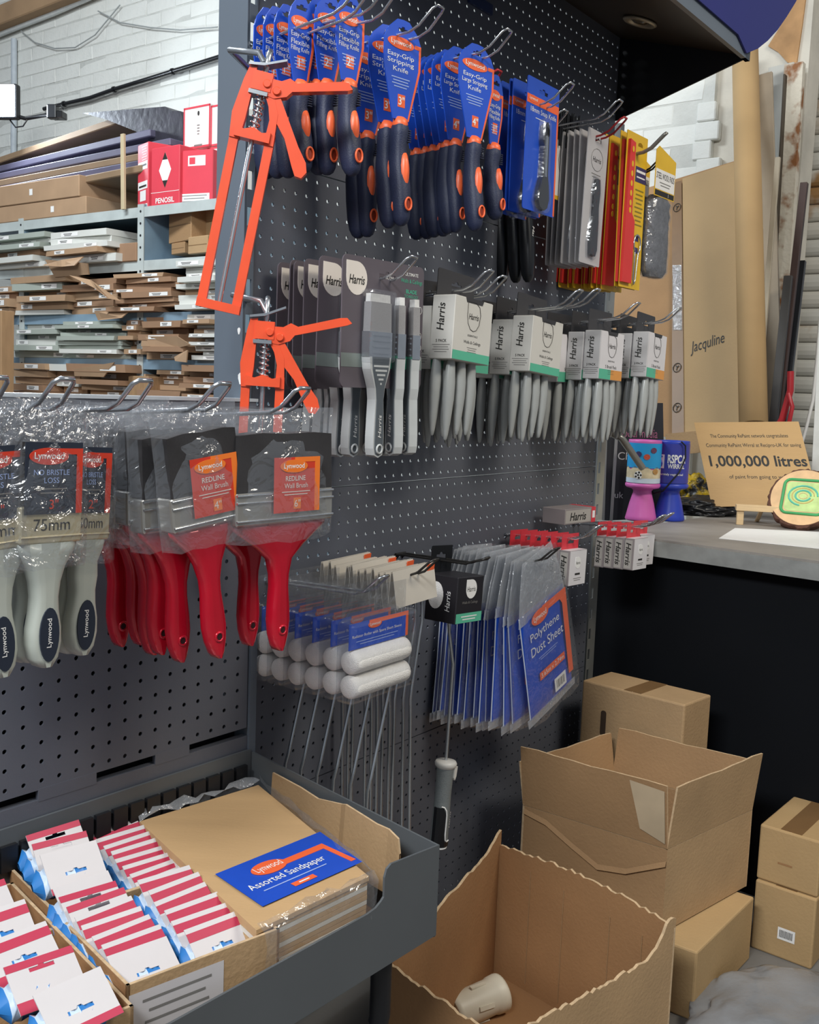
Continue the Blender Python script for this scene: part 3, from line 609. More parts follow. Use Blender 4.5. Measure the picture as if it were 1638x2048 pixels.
def make_ultimate():
    r = thing('paint_brush_set', '-', 'brush set'); c = MB()
    c.prism(rrect(-.10, .10, -.168, .022, .010), -.001, .001, M_CHAR, hole=slot(.005, .0, .04, .010)); c.prism(tear(-.068, -.010, .024), -.0015, -.001, M_CREAM)
    c.prism([(-.10,-.138),(.10,-.138),(.10,-.118),(-.10,-.118)], -.0014, -.001, mat('grey_green_print', '#7d8682', .5)); c.prism([(.0,-.138),(.062,-.138),(.062,-.118),(.0,-.118)], -.0017, -.0014, M_GREEN); k = c.build('card', r)
    t = MB(); t.text('Harris', -.068, -.012, -.0018, .013, M_INK, w=.036, shear=.2, bold=.012); t.text('ULTIMATE', .067, .008, -.0014, .005, M_WHITE, w=.034, bold=.01); t.text('Walls & Ceilings', .067, -.003, -.0014, .008, M_GREEN, w=.056); t.text('BLADE', .067, -.018, -.0014, .006, M_GREEN, w=.028, bold=.02); t.text('TECHNOLOGY', .067, -.0255, -.0014, .0045, M_GREEN, w=.036)
    for z in (-.045,-.085,-.103,-.12): t.tube([(.091+.0055*math.cos(a), -.0014, z+.0055*math.sin(a)) for a in [i*.5236 for i in range(12)]], .0005, M_WHITE, 4, closed=True)
    t.build('lettering', k)
    for x, w_, rz in ((-.028, .052, 0), (.040, .026, -1.85), (.078, .026, -1.85)):
        M = Matrix.Translation((x, -.006 if rz else 0, 0)) @ Matrix.Rotation(rz, 4, 'Z')
        h, rm, f, b = MB(), MB(), MB(), MB(); flat_brush(h, rm, f, b, M, w_)
        hd = rm.build('brush_handle', r); h.build('grip_face', hd); f.build('ferrule', hd); b.build('bristles', hd)
        g = MB(); g.tube([tuple(M @ Vector((.0065*math.cos(a), -.0200, -.259+.0065*math.sin(a)))) for a in [i*.5236 for i in range(12)]], .0018, M_LGREY, 5, closed=True); g.build('hanging_ring', hd)
        g = MB(); g.text('Harris', 0, -.225, -.0198, .0075, M_WHITE, w=.034, shear=.2, rot=90, M=M)
        if not rz:
            for i in range(5): ww = .036-.008*i; g.quad(-ww/2, ww/2, -.134-i*.0065-.003, -.134-i*.0065, -.0198, M_LGREY, M)
        g.build('print', hd)
    bl = MB(); bl.rbox(-.058, .003, -.024, -.001, -.130, -.024, M_BLISTER, .005, 2)
    bl.build('blister', r)
    return Kind(r)
ult = make_ultimate()
HS = -.062
for i, lx in enumerate((683, 640, 610, 588, 578, 556)):
    d, z = dA(lx, 560, HS-.10); d2, z2 = dA(760, 553, HS)
    ult.put(AW(HS, d, z2-(d2-d)*.06), RA+random.uniform(-.03, .03), f'three paint brushes on a tall charcoal card, {NTH[i]} on its hook', 'charcoal card brush sets', ry=random.uniform(-.02, .02))
hook(AW, HS, 1.305, .17, 'chrome loop hook carrying the charcoal card brush sets', rise=.08)

# ------------------------------------------------------------------ boxed brush multipacks with handles hanging out below
M_STONE = mat('stone_carton', '#d3cfc6', .55, 0, .04, 15); M_STONE2 = mat('grey_carton', '#bdbab8', .55, 0, .04, 15); M_LILAC = mat('pale_lilac_carton', '#dedadb', .5, 0, .03, 15); M_TABBLK = mat('charcoal_tab', '#3a3839', .5, 0, .06, 20); M_CARTGREEN = mat('carton_green', '#5cb896', .5, 0, .03, 20); M_CARTOR = mat('carton_orange', '#e09a4c', .5, 0, .03, 20)
M_HANDLE = mat('satin_grey_handle', '#a4a6a3', .38, 0, .06, 30, coat=.3)
def handle_mesh(mb, x, y, z0, z1, tilt, wx=.0125, dy=.009):
    R = []; n = 12
    for t, k in ((0,.62),(.12,.82),(.3,1.0),(.5,.98),(.75,.72),(.92,.45),(.985,.3),(1,.12)):
        z = z0+(z1-z0)*t; R.append([(x+tilt*(z0-z)+wx*k*math.cos(-6.28318*j/n), y+dy*k*math.sin(-6.28318*j/n), z) for j in range(n)])
    mb.loft(R, M_HANDLE)
def make_multipack(kind):
    r = thing('brush_multipack', '-', 'brush pack'); w_, dp, h = (.116, .046, .106) if kind == 'green' else (.108, .038, .102); x0, x1 = -w_/2, w_/2; zt = -.024; zb = zt-h; yf = -dp
    side, front = (M_STONE, M_STONE) if kind == 'green' else (M_STONE2, M_LILAC)
    c = MB(); c.rbox(x0, x1, yf, 0, zb, zt, side, .0012, 1); c.quad(x0+.001, x1-.001, zb+.001, zt-.001, yf-.0002, front)
    c.prism([(x0+.03, zt), (x0+.034, zt-.008), (x1-.034, zt-.008), (x1-.03, zt)], yf-.0006, yf-.0002, M_TABBLK); bx = c.build('carton', r)
    c = MB(); c.prism(rrect(x0+.002, x1-.002, zt-.004, .022, .004), -.006, -.0045, M_TABBLK, hole=slot(0, 0, .030, .010)); c.build('hang_tab', r)
    t = MB(); y = yf-.0005
    if kind == 'green': t.quad(x0+.001, x1-.001, zb+.001, zb+.016, y, M_CARTGREEN)
    else: t.quad(x0+.001, 0, zb+.001, zb+.022, y, M_CARTGREEN); t.quad(0, x1-.001, zb+.001, zb+.022, y, M_CARTOR)
    cz = zt-.030; t.tube([(xx*.020, y-.0001, cz+zz*.024) for xx, zz in ((-1,1),(.2,1),(.8,.75),(1,.2),(.85,-.5),(.45,-.9),(0,-1),(-.45,-.9),(-.85,-.5),(-1,0))], .0005, M_INK, 4, closed=True)
    t.text('Harris', 0, cz, y, .010, M_INK, w=.030, shear=.2, bold=.008); t.text('ESSENTIALS', 0, cz-.032, y, .0032, M_INK, w=.030)
    t.text('Walls & Ceilings' if kind == 'green' else '5 Brush Pack', 0, cz-.044, y, .0065, M_INK, w=.052); t.lines(0, cz-.052, y, .03, 3, .0035, .0009, M_GREYINK)
    M = Matrix.Translation((x0-.0004, yf/2, 0)) @ TURN_L
    t.text('Harris', -.004, zt-.036, 0, .015, M_INK, w=.046, shear=.2, bold=.012, rot=90, M=M); t.text('5 PACK' if kind == 'green' else '3 PACK', 0, zb+.030, 0, .005, M_INK, w=.022, bold=.015, M=M); t.lines(0, zb+.024, 0, .036, 4, .004, .001, M_GREYINK, M=M)
    t.build('print', bx)
    rr = random.Random(11 if kind == 'green' else 4)
    for i in range(7):
        b = MB(); handle_mesh(b, x0+.010+(w_-.020)*i/6, -.010-(.018 if i % 2 else 0), zb+.004, zb-.122-rr.uniform(0,.014), rr.uniform(-.07,.07)); b.build('brush_handle', r)
    return Kind(r)
mg, mo = make_multipack('green'), make_multipack('orange')
def carton(kind, d, s, z, lab, grp, tw=0, sw=0): kind.put(AW(s, d, z), RA+tw, lab, grp, ry=sw)
def corner_d(x, y, s_corner, dp): return dA(x, y, s_corner)[0]-dp
s1 = onA(912, 590, .155)[0]+.058
for i, x in enumerate((912, 874, 862)):
    d = (.110, .055, .0)[i]
    if i < 2: carton(mg, d, s1+(.0 if i == 0 else .0), 1.333-(.0, .012)[i], f'mint band brush carton next to the charcoal cards, {NTH[i]} on its hook', 'mint band cartons beside the charcoal cards', (.0, .05)[i], (.06, -.03)[i])
hook(AW, s1, 1.318, .15, 'chrome loop hook carrying the first mint band cartons', rise=.06)
s2 = s1+.075
carton(mg, .06, s2, 1.318, 'stone brush carton half hidden behind the front mint band carton', None, .02, .03)
hook(AW, s2, 1.315, .13, 'chrome loop hook between the first and second mint band cartons', rise=.09)
s3 = .429+.058
for i, x in enumerate((1070, 1025, 1001)):
    d = dA(1070, 625, .429)[0]-.046-.0475*i
    carton(mg, max(d, .004), s3, 1.323-.006*i, f'mint band brush carton on the middle hook, {NTH[i]} along it', 'mint band cartons in the middle', random.uniform(-.03,.03), (.07, .05, .02)[i])
hook(AW, s3, 1.312, .16, 'chrome loop hook carrying the middle mint band cartons', rise=.08)
s4 = .695+.054
for i, (x, d) in enumerate(((1205, None), (1166, None), (1125, .0))):
    d = dA(1205, 655, .695)[0]-.038-.040*i
    carton(mo, max(d, .004), s4-(.035 if i == 2 else 0), 1.316-.004*i, f'lilac brush carton with mint and orange foot, {NTH[i]} on the inner hook', 'mint and orange cartons on the inner hook', random.uniform(-.03,.03), (.03, .04, .0)[i])
hook(AW, s4, 1.308, .16, 'chrome loop hook carrying the inner mint and orange cartons', rise=.10)
s5 = .905+.054
for i, x in enumerate((1298, 1262, 1215)):
    d = dA(1298, 660, .905)[0]-.038-.040*i
    carton(mo, max(d, .004), s5, 1.326-.004*i, f'lilac brush carton with mint and orange foot, {NTH[i]} on the outer hook', 'mint and orange cartons on the outer hook', random.uniform(-.03,.03), (.05, .05, .02)[i])
hook(AW, s5, 1.318, .165, 'chrome loop hook carrying the outer mint and orange cartons', rise=.08)
hook(AW, .58, 1.318, .15, 'bare chrome loop hook between the middle and inner cartons', rise=.12)

# ------------------------------------------------------------------ radiator roller twin packs
M_FOAM = mat('white_foam', '#f0ece6', .85, 0, .04, 60, .5, 600)
def make_roller():
    r = thing('roller_sleeve_pack', '-', 'roller pack'); w_ = .150
    c = MB(); c.prism([(-w_/2+.004,-.072),(w_/2-.004,-.072),(w_/2-.004,-.034),(-w_/2+.004,-.034)], -.012, -.0112, M_BLUE); c.prism([(-w_/2+.05,-.040),(w_/2-.004,-.040),(w_/2-.004,-.034),(-w_/2+.05,-.034)], -.0123, -.012, M_CARDORANGE); c.prism([(w_/2-.010,-.072),(w_/2-.004,-.072),(w_/2-.004,-.04),(w_/2-.010,-.04)], -.0123, -.012, M_CARDORANGE); k = c.build('header_card', r)
    t = MB(); oval_logo(t, -.012, -.041, .016, .0058, -.0127); t.text('Radiator Roller with Spare Short Sleeve', -.005, -.054, -.0124, .0055, M_WHITE, w=.118); t.lines(-.005, -.061, -.0124, .10, 2, .004, .0011, mat('pale_blue_print', '#9fb4e6', .5)); t.build('lettering', k)
    for z in (-.091, -.127):
        b = MB(); b.lathe([(.004,-w_/2+.006),(.013,-w_/2+.007),(.0168,-w_/2+.011),(.0176,-w_/2+.02),(.0176,w_/2-.02),(.0168,w_/2-.011),(.013,w_/2-.007),(.004,w_/2-.006)], M_FOAM, 24, M=Matrix.Translation((0, -.009, z)) @ Matrix.Rotation(math.pi/2, 4, 'Y')); b.build('roller_sleeve', r)
    f = MB(); f.rbox(-w_/2-.002, w_/2+.004, -.0255, .0080, -.149, -.030, M_BLISTER, .006, 2); f.build('clear_box', r)
    f = MB(); f.prism([(-w_/2,-.032),(w_/2+.003,-.032),(w_/2+.003,.012),(-w_/2,.012)], -.001, .0, M_BLISTER); f.build('clear_header', r)
    b = MB(); b.tube([(.050, .0, -.140), (.045, .0, -.155), (.012, .004, -.285), (.004, .004, -.305), (.003, .004, -.325), (.003, .004, -.40)], .0028, M_STEEL, 8); b.build('wire_frame', r)
    return Kind(r)
rol = make_roller(); SR = -.21
for i in range(6):
    d = .205-.034*i; x, z = onA(*((756-35*i), 1186), d)
    rol.put(AW(SR+.079, d, .853), RA+random.uniform(-.015,.015), f'twin white radiator roller pack under a blue card, {NTH[i]} on its hook', 'radiator roller packs')
hook(AW, SR+.079, .845, .19, 'chrome loop hook carrying the white radiator roller packs', rise=.04)
# folded beige cards with long roller frames
M_BEIGE = mat('beige_card', '#c9c1b4', .6, 0, .05, 20)
def make_frame_card():
    r = thing('mini_paint_roller', '-', 'paint roller'); c = MB()
    for y0, y1, tilt in ((-.010, -.0092, 1), (.008, .0088, -1)):
        v = [(-.054, y0*.2, .012), (.054, y0*.2, .012), (.054, y0, -.046), (-.054, y0, -.046)]
        c.add(v+[(x, y+.0008, z) for x, y, z in v], [(0,3,2,1),(4,5,6,7),(0,1,5,4),(1,2,6,5),(2,3,7,6),(3,0,4,7)], M_BEIGE)
    k = c.build('folded_card', r)
    M = Matrix.Rotation(math.atan2(.008,.058), 4, 'X') @ Matrix.Translation((0, -.0022, 0))
    t = MB(); t.prism([(.034,-.045),(.053,-.045),(.053,.011),(.034,.011)], -.0016, -.0008, M_CARDORANGE, M); t.prism([(-.006,-.003),(.014,-.003),(.014,.002),(.006,.004),(-.006,.002)], -.0012, -.0006, M_TABBLK, M)
    t.prism(tear(-.026, -.022, .011), -.0014, -.0008, M_WHITE, M); t.text('Harris', -.026, -.022, -.0018, .006, M_INK, w=.017, M=M); t.lines(.008, -.016, -.0014, .026, 3, .008, .004, M_GREYINK, M=M); t.text('Harris', .0435, -.005, -.002, .005, M_WHITE, w=.014, M=M); t.build('print', k)
    b = MB(); b.tube([(.030, .003, -.04), (.030, .003, -.085), (.026, .003, -.10), (.004, .003, -.19), (.0, .003, -.21), (.0, .003, -.44)], .0028, M_STEEL, 8); b.build('wire_rod', r)
    return Kind(r)
frc = make_frame_card(); SF = .018
for i in range(11):
    d = .165-.0135*i-(.01 if i > 7 else 0)
    frc.put(AW(SF, d, .859-.003*(i % 3)), RA+random.uniform(-.05,.05), f'long wire roller under a folded beige card, {NTH[i]} on its hook', 'beige card roller frames', ry=-.03+random.uniform(-.02,.02))
hook(AW, SF, .852, .175, 'dark loop hook carrying the beige card roller frames', rise=.04, m=M_DARKWIRE, gap=.02)
# long-reach roller in a black carton
r = thing('long_reach_roller', 'long roller with a grey grip hanging under a black carton', 'paint roller', AW(.20, .10, .858), RA, ry=.07)
c = MB(); c.prism(rrect(-.038, .026, -.03, .022, .003), .0, .0015, M_BLKPL, hole=slot(-.008, .004, .03, .010)); c.build('hang_tab', r)
c = MB(); c.rbox(-.042, .042, -.062, .004, -.108, -.026, mat('black_carton', '#232125', .45, 0, .06, 20), .0015, 1); bx = c.build('carton', r)
t = MB(); y = -.0625; t.prism(tear(.002, -.048, .017), y-.0002, y, M_WHITE); t.text('Harris', .002, -.048, y-.0004, .009, M_INK, w=.026); t.text('Walls & Ceilings', .0, -.072, y-.0002, .006, M_GREYINK, w=.05); t.quad(-.041, .041, -.107, -.090, y-.0001, M_CARTGREEN); t.lines(.0, -.095, y-.0004, .05, 2, .005, .002, M_WHITE)
M = Matrix.Translation((-.0425, -.028, 0)) @ TURN_L; t.ell(-.010, -.062, .016, .024, -.0006, -.0002, M_FOAM, 20, M=M); t.text('Harris', .016, -.070, -.0004, .010, M_WHITE, w=.036, shear=.2, rot=90, M=M)
t.build('print', bx)
b = MB(); b.tube([(-.012, -.028, -.100), (-.006, -.028, -.128), (.010, -.028, -.176), (.015, -.028, -.19), (.018, -.028, -.375)], .0030, M_STEEL, 8); b.build('wire_rod', r)
Mh = Matrix.Translation((.018, -.028, -.368)) @ Matrix.Rotation(.02, 4, 'Y')
b = MB(); b.lathe([(.004,.002),(.018,.001),(.0205,-.003),(.0195,-.008),(.016,-.012)], mat('pale_grey_cap', '#d3cfc8', .4), 24, M=Mh); b.prism([(.004,-.008),(.014,-.008),(.012,-.026),(.0085,-.033),(.005,-.028)], -.0175, -.009, mat('pale_grey_cap', '#d3cfc8'), Mh); b.build('end_cap', r)
b = MB(); b.lathe([(.0165,-.008),(.0155,-.03),(.0148,-.06),(.0155,-.09),(.016,-.12),(.0165,-.145),(.015,-.155),(.010,-.158)], mat('mid_grey_grip', '#757a7a', .5, 0, .08, 60, .2, 400), 24, M=Mh); g = b.build('grip', r)
def curved(mb, poly, R, m, M, dr):
    v = []; 
    for x, z in poly: a = x/R; v.append((R*math.sin(a), -R*math.cos(a), z)); 
    n = len(poly); vi = [(x*(1-dr/R), y*(1-dr/R), z) for x, y, z in v]
    mb.add(v+vi, [tuple(range(n))]+[((i+1) % n, i, i+n, (i+1) % n+n) for i in range(n)], m, M)
b = MB()
for a0 in (-1.9, -1.5, -1.1, -.75): curved(b, [(x*.0172, z) for x, z in ((a0, -.153), (a0+.42, -.153), (a0+.42, -.082 if a0 < -.8 else -.095), (a0, -.082))], .0172, M_BLKPL, Mh, .002)
for a0 in (-.35, .0, .3): curved(b, [(x*.0172, z) for x, z in ((a0, -.153), (a0+.36, -.153), (a0+.36, -.144), (a0, -.144))], .0172, M_BLKPL, Mh, .002)
b.build('rubber_grip', g)
b = MB(); pth = [(-1.0,-.079),(-.7,-.080),(-.45,-.086),(-.36,-.095),(-.36,-.130),(-.30,-.140),(-.1,-.1435),(.25,-.142)]; b.tube([(.0178*math.sin(a), -.0178*math.cos(a), z) for a, z in pth], .0014, M_WHITE, 5, M=Mh); b.tube([(.014*math.sin(a), -.014*math.cos(a), -.157) for a in [-1.6+.2*i for i in range(17)]], .0018, M_WHITE, 5, M=Mh); b.build('white_piping', g)
b = MB(); b.text('Harris', 0, 0, 0, .007, M_WHITE, w=.03, rot=90, shear=.2, M=Mh @ Matrix.Rotation(.35, 4, 'Z') @ Matrix.Translation((0, -.0168, -.105))); b.build('lettering', g)
hook(AW, .20, .853, .165, 'dark loop hook carrying the black carton roller', rise=.02, m=M_DARKWIRE, gap=.018, tip=.03, ang=25)

# ------------------------------------------------------------------ polythene dust sheets
def make_dust():
    r = thing('dust_sheet_pack', '-', 'dust sheet'); w_ = .170; zt, zb = -.080, -.305
    rr = random.Random(2); b = MB(); nx, nz = 7, 9; v = []
    for y, sg in ((-.004, -1), (.004, 1)):
        for j in range(nz):
            for i in range(nx):
                x = -w_/2+w_*i/(nx-1); z = zb+(zt-zb)*j/(nz-1); e = (i in (0, nx-1)) or (j in (0, nz-1)); v.append((x, 0 if e else y*(1+.5*rr.uniform(-1,1)), z))
    o = nx*nz; f = [(j*nx+i, j*nx+i+1, (j+1)*nx+i+1, (j+1)*nx+i) for j in range(nz-1) for i in range(nx-1)]
    b.add(v[:o], f, M_BLUE, smooth=True); b.add(v[o:], [q[::-1] for q in f], M_BLUE, smooth=True); k = b.build('folded_sheet', r)
    b = MB(); b.tube([(-w_/2-.0005, 0, zb+.002), (-w_/2-.001, -.001, (zt+zb)/2), (-w_/2-.0005, 0, zt-.002)], .0013, mat('pale_fold', '#c3cbdc', .5), 6); b.build('white_edge', k)
    b = MB(); y = -.0072; b.prism([(w_/2-.020,zb+.03),(w_/2-.002,zb+.03),(w_/2-.002,zt-.006),(-.01,zt-.006),(-.01,zt-.022),(w_/2-.028,zt-.022),(w_/2-.020,zt-.034)], y, y+.0002, M_CARDORANGE); oval_logo(b, -.022, zt-.022, .032, .015, y-.0004); b.text('Polythene', -.008, zt-.056, y, .022, M_WHITE, w=.112); b.text('Dust Sheet', -.004, zt-.084, y, .020, M_WHITE, w=.125); b.lines(-.005, zt-.106, y, .075, 2, .005, .0014, mat('pale_blue_print', '#9fb4e6', .5)); b.quad(-.045, .055, zt-.155, zt-.138, y, M_CARDORANGE); b.text('3.65m x 2.74m', .005, zt-.1465, y-.0003, .0095, M_WHITE, w=.09); b.quad(.006, .052, zb+.016, zb+.046, y, M_WHITE)
    for q in range(9): b.quad(.013+q*.0036, .013+q*.0036+.0012+.0008*(q % 3), zb+.022, zb+.040, y-.0002, M_GREYINK)
    b.build('print', k)
    b = MB(); P = [(-.055,.020),(.055,.024),(.078,-.04),(.092,-.12),(.100,zb+.02),(.094,zb-.012),(.06,zb-.018),(.02,zb-.012),(-.04,zb-.02),(-.09,zb-.010),(-.098,zb+.02),(-.092,-.12),(-.076,-.04)][::-1]
    n = len(P); v = [(x, -.010+rr.uniform(-.002,.002), z) for x, z in P]+[(x, .008+rr.uniform(-.002,.002), z) for x, z in P]
    b.add(v, [tuple(range(n))], M_FILM); 
    P2 = [(-.055,.020),(-.076,-.04),(-.092,-.10),(.090,-.10),(.078,-.04),(.055,.024)]; b.prism(P2, -.002, -.001, M_MILKY); b.prism([(-.095,zb-.014),(.02,zb-.014),(.094,zb-.010),(.096,zb+.004),(-.096,zb+.004)], -.001, 0, M_MILKY); b.build('clear_bag', r)
    return Kind(r)
dust = make_dust(); SD = .43
for i in range(15):
    d = .155-.0105*i if i else .162
    dust.put(AW(SD-.001*i, max(d, .01), .830-.004*(i % 3)), RA+random.uniform(-.07,.07), f'blue polythene dust sheet pack in a clear bag, {NTH[i]} on its hook', 'dust sheet packs', ry=(-.29, -.17, -.10)[i] if i < 3 else -.05+.009*i+random.uniform(-.03,.03))
hook(AW, SD, .830, .17, 'dark loop hook carrying the polythene dust sheets', rise=.03, m=M_DARKWIRE)

# ------------------------------------------------------------------ small grey cartons with red hanging tabs
M_TAUPE = mat('taupe_carton', '#8c8280', .5, 0, .05, 20); M_TAUPEL = mat('taupe_panel', '#aaa39b', .5, 0, .05, 20); M_REDTAB = mat('red_tab', '#d2333f', .45, 0, .05, 20)
def make_redbox():
    r = thing('roller_sleeve_carton', '-', 'carton'); c = MB(); c.rbox(-.037, .037, -.0235, .0, -.094, -.022, M_TAUPE, .0008, 1); c.quad(-.0365, .0365, -.0935, -.0225, -.0237, M_LILAC); c.add([(-.037,-.0235,-.0218),(.037,-.0235,-.0218),(.037,0,-.0218),(-.037,0,-.0218)], [(0,1,2,3)], M_LILAC); bx = c.build('carton', r)
    c = MB(); c.prism([(-.036,-.024),(.036,-.024),(.036,.010),(-.036,.010)], -.003, -.0018, M_REDTAB, hole=slot(0, -.006, .034, .009)); c.build('hang_tab', r)
    t = MB(); t.prism(tear(0, -.048, .012), -.0241, -.0237, M_WHITE); t.text('Harris', 0, -.048, -.0243, .006, M_INK, w=.018); t.lines(0, -.069, -.0240, .022, 1, .004, .004, M_INK); t.lines(0, -.079, -.0240, .034, 2, .004, .0012, M_GREYINK); t.build('print', bx); t = MB()
    M = Matrix.Translation((-.0374, -.01175, 0)) @ TURN_L; t.quad(-.0105, .0075, -.091, -.026, -.0001, M_TAUPEL, M); t.text('Harris', -.0015, -.058, -.0004, .0125, M_INK, w=.052, shear=.2, bold=.02, rot=-90, M=M); t.build('side_print', bx)
    return Kind(r)
rb = make_redbox()
sA = .551+.037
for i, x in enumerate((1152, 1134, 1117, 1100, 1083, 1066)):
    d = dA(x, 1090, .67)[0]-.05-(.004*i)
    rb.put(AW(sA, .146-.0245*i, .862-.001*i), RA+random.uniform(-.02,.02), f'small taupe carton with a red tab nearer the dust sheets, {NTH[i]} on its hook', 'red tab cartons nearer the dust sheets', ry=.04)
hook(AW, sA, .856, .18, 'chrome loop hook carrying the red tab cartons by the dust sheets', rise=.06)
sB = .861+.037
for i in range(4): rb.put(AW(sB, .146-.0245*i, .858-.001*i), RA+random.uniform(-.02,.02), f'small taupe carton with a red tab nearer the counter, {NTH[i]} on its hook', 'red tab cartons nearer the counter', ry=.04)
rb.put(AW(sB+.085, .125, .856), RA-.05, 'small lilac fronted carton with a red tab at the counter end', None, ry=.05)
hook(AW, sB, .854, .185, 'chrome loop hook carrying the red tab cartons by the counter', rise=.06)
hook(AW, sB+.085, .852, .17, 'chrome loop hook holding the last red tab carton', rise=.06)
# one carton lying on its side on the hooks
r = thing('roller_sleeve_carton', 'small taupe carton with red end lying flat on the red tab cartons', 'carton', AW(.745, .06, .8745), RA-.12)
c = MB(); c.rbox(-.058, .058, -.030, .030, .0, .034, M_TAUPE, .0008, 1); c.quad(-.056, .040, .003, .031, -.0302, M_TAUPEL); c.rbox(.0585, .061, -.030, .030, .0, .034, M_REDTAB, .0005, 1); c.box(.044, .0582, -.0304, .0304, .0, .0343, M_REDTAB); bx = c.build('carton', r)
t = MB(); t.text('Harris', -.008, .0165, -.0304, .018, M_INK, w=.062, shear=.2, bold=.02); t.quad(.047, .057, .010, .026, -.0307, M_WHITE); t.build('print', bx)
# ================================================================== BRUSHES ON THE LOW STAND
M_REDLAC = mat('red_metallic_lacquer', '#c4142c', .22, .2, .06, 20, coat=.6); M_BLKBR = mat('black_bristle', '#2e2b2c', .6, 0, .4, 180, .5, 260, stretch=(40, 40, 2)); M_TIN = mat('tinned_ferrule', '#b7b3ab', .3, .75, .1, 30); M_REDLBL = mat('vermilion_label', '#cf3a22', .45, 0, .04, 20); M_AMBER = mat('amber_print', '#f07a28', .45, 0, .04, 20); M_DKLBL = mat('navy_black_label', '#232a38', .45, 0, .05, 20)
M_SAGE = mat('sage_grey_plastic', '#b4b8ae', .38, 0, .05, 20, coat=.2); M_CREAMTIN = mat('brass_tin', '#d8cba8', .3, .5, .1, 30)
def bag(r, w_, zt, zb, th, seedv, m=M_FILM):
    """Loose clear bag: a wavy pillow of film, tight at the hanging edge."""
    rr = random.Random(seedv); nx, nz = 9, 12; f = MB()
    for sgn in (-1, 1):
        v = []
        for j in range(nz):
            tz = j/(nz-1); z = zb+(zt-zb)*tz; prof = math.sin(min(1, (1-tz)*1.35+.02)*math.pi*.5)
            for i in range(nx):
                tx = i/(nx-1); x = (-w_/2+w_*tx)*(1+.02*math.sin(7*tz)); e = math.sin(tx*math.pi)**.5
                v.append((x, sgn*(th*prof*e+.0005)+rr.uniform(-.0022, .0022)*(1 if 0 < i < nx-1 else .3), z+rr.uniform(-.002, .002)*(j in (0, nz-1))))
        fc = [(j*nx+i, j*nx+i+1, (j+1)*nx+i+1, (j+1)*nx+i) for j in range(nz-1) for i in range(nx-1)]
        f.add(v, fc if sgn < 0 else [q[::-1] for q in fc], m, smooth=True)
    return f.build('clear_bag', r)
def slab_round(mb, o, y0, y1, m, ins=.82):
    """Outline with softened edges front and back."""
    hy, yc = (y1-y0)/2, (y0+y1)/2; rings = []
    for q in (-84, -66, -45, -22, 0, 22, 45, 66, 84):
        a = math.radians(q); kx = math.cos(a)**.5; ky = math.copysign(abs(math.sin(a))**.6, a); rings.append([(x*kx, yc+hy*ky, z) for x, z in o])
    mb.loft(rings, m, smooth=True)
def make_wall_brush(w_, size, seedv):
    r = thing('wall_brush', '-', 'paint brush'); h = w_/2; zf0, zf1 = -.093, -.133
    b = MB(); b.add(*_slab([(-h,zf0),(h,zf0),(h*.97,-.024),(h*.6,-.022),(0,-.0235),(-h*.5,-.022),(-h*.97,-.025)], -.013, .013), M_BLKBR); b.build('bristles', r)
    b = MB(); b.rbox(-h-.0015, h+.0015, -.0145, .0145, zf1, zf0, M_TIN, .002, 1)
    fr = b.build('ferrule', r)
    for z in (zf0-.003, zf0-.012, zf1+.006): b = MB(); b.tube([(-h-.001, -.0148, z), (h+.001, -.0148, z)], .0017, M_STEEL, 6); b.build('bead', fr)
    o = [(h,zf1),(h*.97,zf1-.006),(h*.78,zf1-.016),(max(h*.5,.026),zf1-.030),(.018,zf1-.046),(.0125,zf1-.066),(.0118,zf1-.082),(.0142,zf1-.106),(.0152,zf1-.124),(.0128,zf1-.142),(.0075,zf1-.157),(.003,zf1-.163)]
    o = [(-x, z) for x, z in o]+o[::-1]
    b = MB(); slab_round(b, o, -.0100, .0100, M_REDLAC); hd = b.build('handle', r)
    b = MB(); b.tube([(.0054*math.cos(a), -.0102, zf1-.136+.0054*math.sin(a)) for a in [i*.5236 for i in range(12)]], .0016, M_REDLAC, 5, closed=True); b.ell(0, zf1-.136, .0050, .0050, -.0104, -.004, mat('dark_hole', '#2a0a0e', .7), 14); b.build('hanging_hole', hd)
    lw, lx = (.074, .014) if w_ > .13 else (.066, .010); z0, z1 = -.120, -.052
    b = MB(); b.prism([(lx-lw/2,z0),(lx+lw/2,z0),(lx+lw/2,z1),(lx-lw/2,z1)], -.0172, -.0168, M_REDLBL); b.prism([(lx+lw/2-.008,z0),(lx+lw/2,z0),(lx+lw/2,z1),(lx-.004,z1),(lx-.004,z1-.006),(lx+lw/2-.008,z1-.006)], -.0175, -.0172, M_AMBER); lb = b.build('label', r)
    t = MB(); oval_logo(t, lx-.006, z1-.011, .022, .008, -.0181, m=M_AMBER); t.text('REDLINE', lx-.003, z1-.026, -.0176, .006, M_CREAM, w=.032, bold=.01); t.text('Wall Brush', lx-.002, z1-.035, -.0176, .006, M_CREAM, w=.038); t.lines(lx-.002, z1-.042, -.0176, .046, 2, .0035, .001, M_CREAM); t.quad(lx-.006, lx+.006, z0+.004, z0+.018, -.0177, M_AMBER); t.text(size, lx, z0+.011, -.018, .009, M_CREAM); t.build('lettering', lb)
    bag(r, w_+.022, .008, -.155, .022, seedv)
    return Kind(r)
wb6, wb4 = make_wall_brush(.152, '6"', 1), make_wall_brush(.098, '4"', 2)
S6 = .243
for i, (x, y) in enumerate(((561, 832), (500, 834))):
    d, z = dB(x, y, S6)
    wb6.put(BW(S6, d, 1.117-.004*i), RB-(.06 if i == 0 else .03), f'bagged red wall brush with six inch label, {NTH[i]} on its hook', 'six inch red wall brushes', ry=-.01)
hook(BW, S6, 1.105, .225, 'chrome loop hook carrying the six inch red wall brushes', rise=.07, r=.0025)
S4 = .118
